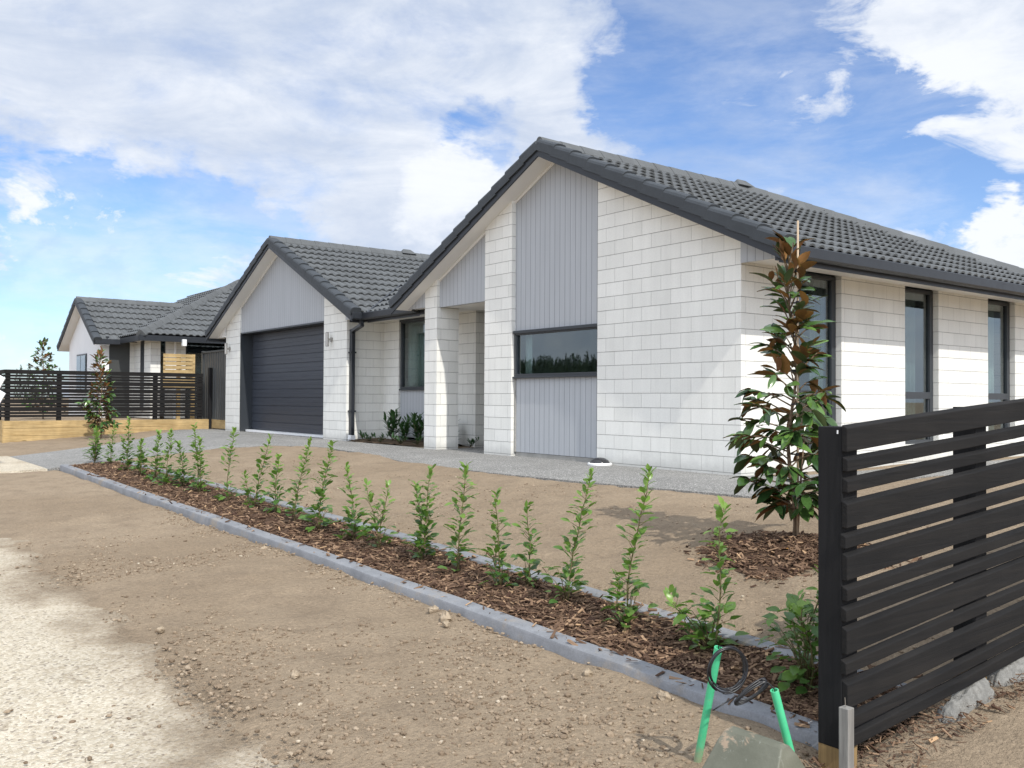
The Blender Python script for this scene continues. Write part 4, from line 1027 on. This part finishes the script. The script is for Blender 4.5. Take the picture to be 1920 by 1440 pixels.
# ------------------------------------------------------------------ plants
def leaf_grid(L, Wd, nl=5, fold=.25, curl=.25, tip=.9, wave=0, rr=None):
    """local leaf: length along +x, width along y, normal +z"""
    v = []; 
    for i in range(nl+1):
        t = i/nl; w = Wd*.5*(math.sin(math.pi*min(1, t*.93+.05))**.75)*(1 if i < nl else .12)
        z = -curl*L*t*t; wv = wave*Wd*math.sin(t*9+(rr.uniform(0, 6) if rr else 0))
        v += [(L*t, -w, z+fold*w+wv), (L*t, 0, z), (L*t, w, z+fold*w-wv)]
    f = []
    for i in range(nl):
        for j in range(2): a = i*3+j; f.append((a, a+3, a+4, a+1))
    return v, f
def place_leaf(mb_, base, d, up, L, Wd, tint, mi=0, under=None, nl=5, fold=.25, curl=.25, wave=0, rr=None):
    d = d.normalized(); s_ = up.cross(d)
    if s_.length < .05: s_ = Vector((1, 0, 0)).cross(d)
    s_.normalize(); n_ = d.cross(s_)
    v, f = leaf_grid(L, Wd, nl, fold, curl, wave=wave, rr=rr)
    P = [base+d*a+s_*b+n_*c for a, b, c in v]
    mb_.add(P, f, mi, tint)
    if under is not None:
        mb_.add([p-n_*.0016 for p in P], [q[::-1] for q in f], under, tint)

def hedge_plant(base_px, tops, bushy, label, seed, leaf=.045, dens=1.6):
    rr = random.Random(seed)
    bx_, by_ = base_px; bz = g1(bx_, by_)+.02
    t = empty('hedge_plant', (bx_, by_, bz), label, 'shrub', 'young hedge shrubs planted in the mulch bed')
    st = MB(); lv = MB(); dens *= rr.uniform(.72, 1.22); leaf *= rr.uniform(.86, 1.16); toff = rr.uniform(-.16, .16)
    for (dx, dy, hh) in tops:
        n_ = 7; path = []; hh *= rr.uniform(.93, 1.08); dx += rr.uniform(-.05, .05); dy += rr.uniform(-.05, .05); kx, ky = rr.uniform(-.03, .03), rr.uniform(-.03, .03); b0 = Vector((rr.uniform(-.015, .015), rr.uniform(-.015, .015), -.03))
        for i in range(n_+1):
            q = i/n_; path.append(b0+Vector((kx*math.sin(q*5)+dx*q**1.2+rr.uniform(-.006, .006), ky*math.sin(q*4+1)*q+dy*q**1.2+rr.uniform(-.006, .006), (hh+.03)*q)))
        st.tube(path, [.0055-.0035*i/n_ for i in range(n_+1)], 6)
        nl = int(hh/.0135*dens); g_ = rr.uniform(0, 6.28)
        thin = rr.uniform(.1, .5)
        for k in range(nl):
            q = .10+.90*(k+.5)/nl
            if q < thin and rr.random() < .45: continue
            i = min(n_-1, int(q*n_)); p = path[i].lerp(path[i+1], q*n_-i); g_ += 2.4+rr.uniform(-.5, .5)
            rad_ = (.55+.55*math.sin(min(1, q*1.15)*math.pi)) if q < .85 else .55
            out = Vector((math.cos(g_), math.sin(g_), rr.uniform(.25, .95)+(q > .88)*.9)).normalized()
            Ls = leaf*rr.uniform(.75, 1.25)*(1.05 if q < .75 else .82); pet = out*rr.uniform(.004, .03)*rad_
            if rr.random() < .35 and q < .85: pet = out*rr.uniform(.03, .07)*rad_; st.tube([p, p+pet], [.0022, .0014], 5)
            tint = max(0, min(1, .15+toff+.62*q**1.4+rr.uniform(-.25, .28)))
            ld = (out+Vector((rr.uniform(-.5, .5), rr.uniform(-.5, .5), rr.uniform(-.35, .35)))).normalized()
            place_leaf(lv, p+pet, ld, Vector((rr.uniform(-.45, .45), rr.uniform(-.45, .45), 1)), Ls, Ls*rr.uniform(.48, .66), tint, 0, None, 4, .22, rr.uniform(.05, .3), .08, rr)
    for k in range(int(bushy*44)):
        a = rr.uniform(0, 6.28); h_ = rr.uniform(.02, .26)*(.6+.4*bushy); rd = rr.uniform(.02, .13)*(.5+.5*bushy); p0 = Vector((rr.uniform(-.01, .01), rr.uniform(-.01, .01), .01)); p = Vector((rd*math.cos(a), rd*math.sin(a), h_))
        if k % 4 == 0: st.tube([p0, p0.lerp(p, .5)+Vector((0, 0, .03)), p], [.003, .0025, .0015], 5)
        Ls = leaf*rr.uniform(.9, 1.4)
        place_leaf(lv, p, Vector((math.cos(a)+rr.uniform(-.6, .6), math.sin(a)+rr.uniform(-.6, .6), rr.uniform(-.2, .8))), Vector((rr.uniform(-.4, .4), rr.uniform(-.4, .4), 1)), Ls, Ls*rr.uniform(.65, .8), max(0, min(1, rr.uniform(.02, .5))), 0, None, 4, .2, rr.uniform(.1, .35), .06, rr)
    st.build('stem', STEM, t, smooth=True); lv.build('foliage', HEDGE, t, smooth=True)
    return t
HP = [((-9.05, -4.34), [(-.1, .05, .50), (.10, .02, .46), (0, -.02, .55)], 1.3, 'bushy hedge shrub at the driveway end of the mulch bed'),
      ((-8.35, -4.28), [(.04, 0, .56)], .5, 'slim hedge shrub second from the driveway end'),
      ((-7.15, -4.36), [(.08, .02, .70), (-.05, 0, .45)], .7, 'tall leaning hedge shrub third from the driveway end'),
      ((-6.37, -4.38), [(.03, 0, .45), (-.08, .03, .38)], .6, 'short hedge shrub fourth from the driveway end'),
      ((-5.62, -4.42), [(.0, 0, .62)], .7, 'hedge shrub fifth from the driveway end, taller than its neighbour nearer the drive'),
      ((-5.10, -4.44), [(.02, 0, .60)], .8, 'hedge shrub sixth from the driveway end, in the thickest cluster'),
      ((-4.72, -4.36), [(.0, 0, .48)], .6, 'small hedge shrub on the camera side of the thick cluster'),
      ((-4.02, -4.40), [(-.04, 0, .72), (.10, .03, .62)], .6, 'two stemmed hedge shrub next after the thick cluster'),
      ((-3.04, -4.44), [(.10, .03, .76)], .3, 'single stemmed hedge shrub standing clear below the garage door sill'),
      ((-2.50, -4.38), [(.17, .06, .74), (-.1, 0, .34)], .4, 'leaning hedge shrub with a low side shoot, below the downpipe'),
      ((-1.92, -4.38), [(.04, 0, .56)], .6, 'shorter hedge shrub under the dark front window'),
      ((-1.36, -4.44), [(.14, .04, .72)], .25, 'leaning hedge shrub right of the shorter one under the dark window'),
      ((-.80, -4.48), [(.05, .02, .70)], .8, 'hedge shrub with broad low leaves, under the left edge of the porch column'),
      ((-.20, -4.48), [(.0, .0, .62)], .6, 'hedge shrub with one low broad leaf, under the porch opening'),
      ((.25, -4.50), [(-.09, 0, .50), (.06, .02, .52)], .5, 'V shaped pair of stems in one hedge shrub below the block pier'),
      ((.84, -4.50), [(-.09, -.03, .56), (.05, .02, .60)], .5, 'two stemmed hedge shrub below the left part of the grey cladding'),
      ((1.30, -4.51), [(.04, .01, .74)], .25, 'tall single stemmed hedge shrub below the wide low window'),
      ((1.80, -4.54), [(.0, 0, .60), (-.10, 0, .28)], .2, 'thin open hedge shrub, left one of the close pair'),
      ((1.93, -4.44), [(.03, 0, .50)], .5, 'dark leaved hedge shrub, right one of the close pair'),
      ((2.36, -4.50), [(.07, .03, .72)], .5, 'upright hedge shrub just right of the close pair'),
      ((2.90, -4.55), [(.07, .03, .78)], .7, 'tallest hedge shrub, with a leafy side shoot at its base'),
      ((3.42, -4.54), [(.05, .02, .62), (-.14, -.06, .24)], .8, 'hedge shrub behind the green conduits with bare lower stem')]
SIDE = {20: [(-.12, -.05, .26)], 21: [(-.17, -.08, .20)]}
for k, (b, tp_, bu, lab) in enumerate(HP):
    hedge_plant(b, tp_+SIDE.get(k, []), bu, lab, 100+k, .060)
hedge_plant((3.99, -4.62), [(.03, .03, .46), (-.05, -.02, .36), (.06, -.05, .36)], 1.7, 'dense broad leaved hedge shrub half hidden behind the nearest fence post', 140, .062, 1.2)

def magnolia(base, hh, label, seed, radius, leafL, nleaf, lower, upper_brown=.5, group=None, bare=.12):
    rr = random.Random(seed); t = empty('magnolia_tree', base, label, 'tree', group)
    st = MB(); lv = MB(); n_ = 12
    trunk = [Vector((.02*math.sin(i*1.1), .02*math.cos(i*.9), -.05+(hh+.05)*i/n_)) for i in range(n_+1)]
    st.tube(trunk, [.016-.0115*i/n_ for i in range(n_+1)], 8)
    st.tube([Vector((.03, .01, -.04)), Vector((.05, .01, hh*.15)), Vector((.09, .0, hh*.34))], [.008, .007, .004], 6)
    nb_ = int(nleaf/9)
    for b in range(nb_):
        q = (b+.5)/nb_; q = bare+(1-bare)*q**1.12
        a = b*2.4+rr.uniform(-.5, .5); R_ = radius(q)*rr.uniform(.55, 1.1)
        i = min(n_-1, int(q*.93*n_)); p0 = trunk[i].lerp(trunk[i+1], q*.93*n_-i)
        rise = .07+.14*q
        p2 = p0+Vector((math.cos(a)*R_, math.sin(a)*R_, rise*hh*.5*rr.uniform(.3, 1.2)))
        p1 = p0.lerp(p2, .5)+Vector((0, 0, .02))
        st.tube([p0, p1, p2], [.006, .0045, .0025], 5)
        for k in range(9 if q < .5 else 5 if q < .8 else 4):
            f_ = rr.uniform(.35, 1.05); p = p0.lerp(p1, f_*2) if f_ < .5 else p1.lerp(p2, f_*2-1)
            g_ = a+rr.uniform(-1.5, 1.5)
            el = rr.uniform(-.75, .35) if q < .55 else rr.uniform(-.1, 1.1)
            if q > .9: el = rr.uniform(.5, 1.4)
            d = Vector((math.cos(g_)*math.cos(el), math.sin(g_)*math.cos(el), math.sin(el)))
            L = leafL*rr.uniform(.7, 1.25)*(1 if q < .7 else .92); brown = rr.random() < (upper_brown+.3*(q > .5))
            tint = rr.uniform(0, .45) if rr.random() < .8 else rr.uniform(.6, 1)
            place_leaf(lv, p, d, Vector((rr.uniform(-.6, .6), rr.uniform(-.6, .6), 1)), L, L*rr.uniform(.36, .46), tint, 0, 1 if brown else 2, 6, .28, rr.uniform(.02, .38), .03, rr)
    st.build('trunk', BARK, t, smooth=True); lv.build('crown', [MAGT, MAGB, MAGB2], t, smooth=True)
    return t
def rad_big(q):
    return float(np.interp(q, [.1, .2, .35, .48, .58, .7, .85, 1], [.17, .30, .38, .37, .22, .17, .13, .04]))
magnolia((2.55, -2.69, g1(2.55, -2.69)+.05), 1.98, 'young magnolia with brown backed leaves, staked in the front lawn by the right fence', 7, rad_big, .140, 800, .5, .42)
def rad_sm(q): return float(np.interp(q, [.1, .3, .6, 1], [.30, .38, .28, .06]))
magnolia((-15.55, -2.75, g1(-15.55, -2.75)), 1.95, 'rust coloured young magnolia in front of the left slat fence', 8, rad_sm, .14, 640, .5, .85)
magnolia((-20.4, -3.05, .2), 2.05, 'green young magnolia beyond the left slat fence beside the white gable', 9, lambda q: float(np.interp(q, [.1, .4, .75, 1], [.55, .55, .33, .06])), .13, 800, .5, .35)
# cane with ties
sk = empty('garden_stake', (2.60, -2.70, g1(2.6, -2.7)), 'tall bamboo cane tied to the magnolia by the right fence', 'stake')
mb = MB(); mb.tube([(0, 0, -.1), (.0, 0, 2.17)], [.0085, .007], 8); mb.build('cane', BAMB, sk, smooth=True)
for z in (.62, .95, 1.17, 1.40, 1.62, 1.83):
    mb = MB(); mb.tube([(-.002, 0, z), (-.002, 0, z+.02)], .0125, 8); mb.box(-.05, 0, -.004, .004, z+.004, z+.014); mb.build('tie', BLACKP, sk)
# dropped leaf
mb = MB(); place_leaf(mb, Vector((2.66, -2.98, g1(2.66, -2.98)+.075)), Vector((.75, .6, .06)), Vector((0, 0, 1)), .13, .05, .85, 0, None, 5, .15, .1)
o = mb.build('fallen_leaf', m_leaf('dry_leaf', (.42, .20, .05), (.52, .27, .07), .7, .1, (.4, .2, .05)), loc=(2.66, -2.98, g1(2.66, -2.98)+.07), smooth=True); tag(o, 'dry orange leaf lying on the bark heap under the magnolia', 'leaf')

# porch bed
mb = MB(); bxs = np.linspace(-9.3, -6.36, 40); bys = np.linspace(.12, .94, 12); PX, PY = np.meshgrid(bxs, bys, indexing='ij')
pz = -.012+.035*fbm(PX*5, PY*5, 77)+.03*np.exp(-((PY-.6)/.3)**2); i_ = np.arange(PX.size).reshape(PX.shape); Fb = np.stack([i_[:-1, :-1], i_[1:, :-1], i_[1:, 1:], i_[:-1, 1:]], -1).reshape(-1, 4)
tag(fast_mesh('planting_bed', np.stack([PX, PY, pz], -1).reshape(-1, 3), Fb, simple('damp_dark_soil', (.10, .07, .045), .97, .4, 20, .9, 40, .1), smooth=True), kind='structure')
def bed_plant(x, y, hh, nst, leafL, label, seed, group='dark leaved shrubs in the bed by the porch', nl=11):
    rr = random.Random(seed); t = empty('bed_plant', (x, y, .01), label, 'shrub', group); st = MB(); lv = MB()
    for s_ in range(nst):
        a = rr.uniform(0, 6.28); sp = rr.uniform(.02, .16); hs_ = hh*rr.uniform(.55, 1)
        path = [Vector((0, 0, -.02)), Vector((sp*.5*math.cos(a), sp*.5*math.sin(a), hs_*.5)), Vector((sp*math.cos(a), sp*math.sin(a), hs_))]; st.tube(path, [.005, .004, .002], 5); g_ = a
        for k in range(nl):
            q = .15+.85*k/(nl-1); p = path[0].lerp(path[1], q*2) if q < .5 else path[1].lerp(path[2], q*2-1); g_ += 2.4
            el = .25+.9*q+rr.uniform(-.25, .25); d = Vector((math.cos(g_)*math.cos(el), math.sin(g_)*math.cos(el), math.sin(el))); L = leafL*rr.uniform(.75, 1.2)
            place_leaf(lv, p, d, Vector((0, 0, 1)), L, L*.27, max(0, min(1, rr.uniform(.1, .5)+.3*q)), 0, None, 5, .25, rr.uniform(.05, .3))
    st.build('stem', STEM, t, smooth=True); lv.build('foliage', BEDL, t, smooth=True); return t
for k, (x, y, h_, ns_, lab) in enumerate([(-8.42, .62, .50, 7, 'dark leaved shrub left of the window panel, first from the downpipe'), (-7.93, .58, .40, 5, 'shorter dark leaved shrub directly below the tall window'), (-7.50, .60, .46, 7, 'fuller dark leaved shrub under the middle of the tall window'),
                                          (-7.05, .55, .48, 6, 'dark leaved shrub pressed against the porch column'), (-6.62, .72, .32, 4, 'small dark shrub showing in the gap right of the porch column')]):
    bed_plant(x, y, h_*1.05, int(ns_*1.7), .16, lab, 200+k)
for k, (x, y, lab) in enumerate([(-9.05, .36, 'low ground plant beside the white downpipe shoe'), (-8.72, .30, 'low ground plant along the path, second from the downpipe'), (-8.2, .24, 'low ground plant in front of the first dark shrub'), (-7.45, .22, 'low ground plant on the path edge in front of the fuller shrub'), (-6.95, .24, 'low ground plant touching the porch column foot'), (-6.1, .75, 'tiny ground plant inside the porch by the far wall')]):
    bed_plant(x, y, .10, 5, .085, lab, 230+k, 'low ground plants along the porch bed', 7)

# ------------------------------------------------------------------ services in the foreground
def conduit(b, t_, label):
    b, t_ = Vector(b), Vector(t_); e = empty('conduit', b, label, 'conduit', 'mint green conduits by the fence post'); d = t_-b; u = d.normalized()
    s_ = u.cross(Vector((0, 1, 0))).normalized(); v = u.cross(s_); m_ = MB(); rings = []
    for r_, q in ((.0135, -.1), (.0135, 0), (.0135, 1), (.0105, 1), (.0105, .55)):
        rings.append([d*q+(s_*math.cos(a)+v*math.sin(a))*r_ for a in [2*math.pi*k/20 for k in range(20)]])
    m_.loft(rings, True, False); m_.build('pipe', CONDUIT, e, smooth=True).modifiers.new('split', 'EDGE_SPLIT'); return e
P1t = CAM+ray(1347, 1214)*3.02; P1b = np.array([4.09, -5.40, -.475])
P2t = CAM+ray(1452, 1294)*2.93; P2b = np.array([4.40, -5.26, -.47])
conduit(P1b, P1t, 'tall mint green conduit leaning right, with a cable coil hung on it')
conduit(P2b, P2t, 'shorter mint green conduit leaning left beside the fence post')
cab = empty('cable_coil', tuple(CAM+ray(1365, 1255)*2.98), 'loose coil of thin black cable strung between the two green conduits', 'cable')
cc = np.array(cab.location); U1 = CR*.97+CF*.25; U2 = CU; mb = MB(); rr = random.Random(3)
def loop(cx_, cy_, ra, rb, ph, turns, rot=0, n_=40):
    pts_ = []
    for i in range(int(n_*turns)+1):
        a = 2*math.pi*i/n_+ph; x_, y_ = ra*math.cos(a), rb*math.sin(a); x_, y_ = x_*math.cos(rot)-y_*math.sin(rot)+cx_, x_*math.sin(rot)+y_*math.cos(rot)+cy_
        pts_.append(Vector(U1*x_+U2*y_+CF*(.004*math.sin(a*1.5+ph))))
    return pts_
for k in range(5): mb.tube(loop(rr.uniform(-.005, .005), rr.uniform(-.006, .006), .066+rr.uniform(-.009, .008), .073+rr.uniform(-.009, .008), rr.uniform(0, 6), .97, rr.uniform(-.2, .2)), .0031, 6)
for k in range(7): mb.tube(loop(.082+rr.uniform(-.006, .006), -.082+rr.uniform(-.004, .004), .062+rr.uniform(-.006, .006), .012+rr.uniform(0, .006), rr.uniform(0, 6), .96, .5+rr.uniform(-.08, .08)), .0031, 6)
for k in range(2): mb.tube([Vector(U1*.13+U2*(-.06+.005*k)), Vector(U1*.145+U2*(-.055)), Vector(P2t-cc)+Vector((0, 0, .004)), Vector(P2t-cc)-Vector((0, 0, .03))], .002, 6)
mb.tube([Vector(P1t-cc)-Vector((0, 0, .03)), Vector(P1t-cc)+Vector((0, 0, .006)), Vector(U1*-.01+U2*.072), Vector(U1*.03+U2*.065)], .002, 6)
mb.tube([Vector(U1*.03+U2*-.09), Vector(U1*-.03+U2*-.118), Vector(U1*-.055+U2*-.13)], .0022, 6)
mb.build('cable_loops', BLACKP, cab, smooth=True)
# olive service cover: hipped, rounded, half sunk in the soil
A_ = CAM+ray(1366, 1360)*2.82; B_ = CAM+ray(1474, 1397)*2.66
mid = (A_+B_)/2; ax_ = (B_-A_); ax_[2] = 0; ln = np.linalg.norm(ax_); ax_ = ax_/ln; pp_ = np.array([-ax_[1], ax_[0], 0]); gz0 = g1(mid[0], mid[1])
cov_ = empty('service_cover', (mid[0], mid[1], gz0), 'olive green plastic service cover half buried between the conduits and the fence', 'utility cover')
zt_ = mid[2]-gz0; mb = MB(); rings = []
for z, hx, hy in ((-.06, ln/2+.052, .165), (.0, ln/2+.050, .16), (zt_*.45, ln/2+.030, .115), (zt_*.86, ln/2+.008, .045), (zt_*.97, ln/2-.001, .022), (zt_, ln/2-.012, .008)):
    rings.append([ax_*a*hx+pp_*b*hy+np.array([0, 0, z]) for a, b in ((-1, -1), (1, -1), (1, 1), (-1, 1))])
mb.loft(rings); o = mb.build('cover_shell', PITM, cov_, bevel=.012, seg=3)
mb = MB(); q0 = ax_*-.02+pp_*-.102+np.array([0, 0, zt_*.47])
sl_ = np.array([0, 0, 1.])*.55+pp_*.45; sl_ = sl_/np.linalg.norm(sl_); nr_ = np.cross(ax_, sl_)
mb.loft([[q0+ax_*a+sl_*b+nr_*o_ for a, b in ((-.06, -.016), (.06, -.016), (.06, .016), (-.06, .016))] for o_ in (-.006, .003)]); mb.build('raised_plate', PITM, cov_, bevel=.002)
# small cap lying on the path
mb = MB(); sec = [(.0, .095), (.06, .088), (.105, .062), (.128, .022), (.13, .012)]
mb.loft([[(r_*math.cos(a)+1e-4*math.cos(a), r_*math.sin(a)+1e-4*math.sin(a), z) for a in [2*math.pi*k/24 for k in range(24)]] for r_, z in sec], True, False)
lc = empty('drain_cap', (-2.02, -.16, -.024), 'small dark domed cap with white rim on the path by the block wall', 'cap')
mb.build('dome', LAMPG, lc, smooth=True); mb = MB(); mb.loft([[(r_*math.cos(a), r_*math.sin(a), z) for a in [2*math.pi*k/24 for k in range(24)]] for r_, z in ((.150, 0), (.152, .022), (.140, .030), (.125, .026))]); mb.build('rim', WHITE, lc)

# ------------------------------------------------------------------ sign cut by the left edge
sg2 = empty('sale_sign', (-10.0, -5.75, g1(-10, -5.75)), 'white and teal sign boards leaning at the left edge of the picture', 'sign')
def board(p, w_, h_, rz, rx, material, name):
    m_ = MB(); m_.box(-w_/2, w_/2, -.012, .012, -h_/2, h_/2); o = m_.build(name, material, sg2, bevel=.003); o.location = Vector(p)-Vector(sg2.location); o.rotation_euler = Euler((0, rx, rz)); return o
c1 = CAM+ray(-14, 728)*14.0; c2 = CAM+ray(-16, 752)*14.02
b1 = board(c1, .46, .20, rad(52.5), rad(-62), SIGNW, 'upper_board'); b2 = board(c2, .42, .26, rad(52.5), rad(-60), SIGNW, 'lower_board')
m_ = MB(); m_.box(-.19, .17, -.0155, -.0125, -.02, .085); m_.build('print', TEAL, b1)
mb = MB(); mb.tube([(.0, 0, -.2), (.0, 0, 1.05)], .025, 8); o = mb.build('sign_post', GREYW, sg2); o.location = Vector(CAM+ray(-30, 800)*14.1)-Vector(sg2.location); o.location.z = 0

# ------------------------------------------------------------------ far trees
def conifers(name, cx_, cy_, w_, dep, n_, hmin, hmax, yaw, label, seed):
    r = np.random.RandomState(seed); Vs, Ts = [], []
    for k in range(n_):
        a = (r.rand()-.5)*w_; b = (r.rand()-.5)*dep; h_ = hmin+(hmax-hmin)*r.rand(); x0 = cx_+a*math.cos(yaw)-b*math.sin(yaw); y0 = cy_+a*math.sin(yaw)+b*math.cos(yaw); z0 = -1
        m_ = 240; t = r.rand(m_)**.75; rad_ = (1-t)*h_*.13+.1; an = r.rand(m_)*6.28; rd = rad_*np.sqrt(r.rand(m_))
        c = np.stack([x0+rd*np.cos(an), y0+rd*np.sin(an), z0+.2+t*h_], -1); s_ = h_*.042*(1.15-t*.7)
        tri = r.randn(m_, 3, 3); tri /= np.linalg.norm(tri, axis=2, keepdims=True)
        Vs.append((c[:, None]+tri*s_[:, None, None]).reshape(-1, 3)); Ts.append(np.repeat(r.rand(m_), 3))
    V = np.concatenate(Vs); o = fast_mesh(name, V, np.arange(len(V)).reshape(-1, 3), FARL, tint=np.concatenate(Ts)); return tag(o, label, 'woodland', kind='stuff')
conifers('pine_forest', -230, -200, 200, 40, 1500, 12.5, 16.5, 0, 'dark pine belt across the road, seen mirrored in the front window', 50)
conifers('distant_trees', -190, 60, 130, 24, 60, 5.5, 8.5, rad(75), 'far off dark treeline on the horizon beyond the left fence', 51)
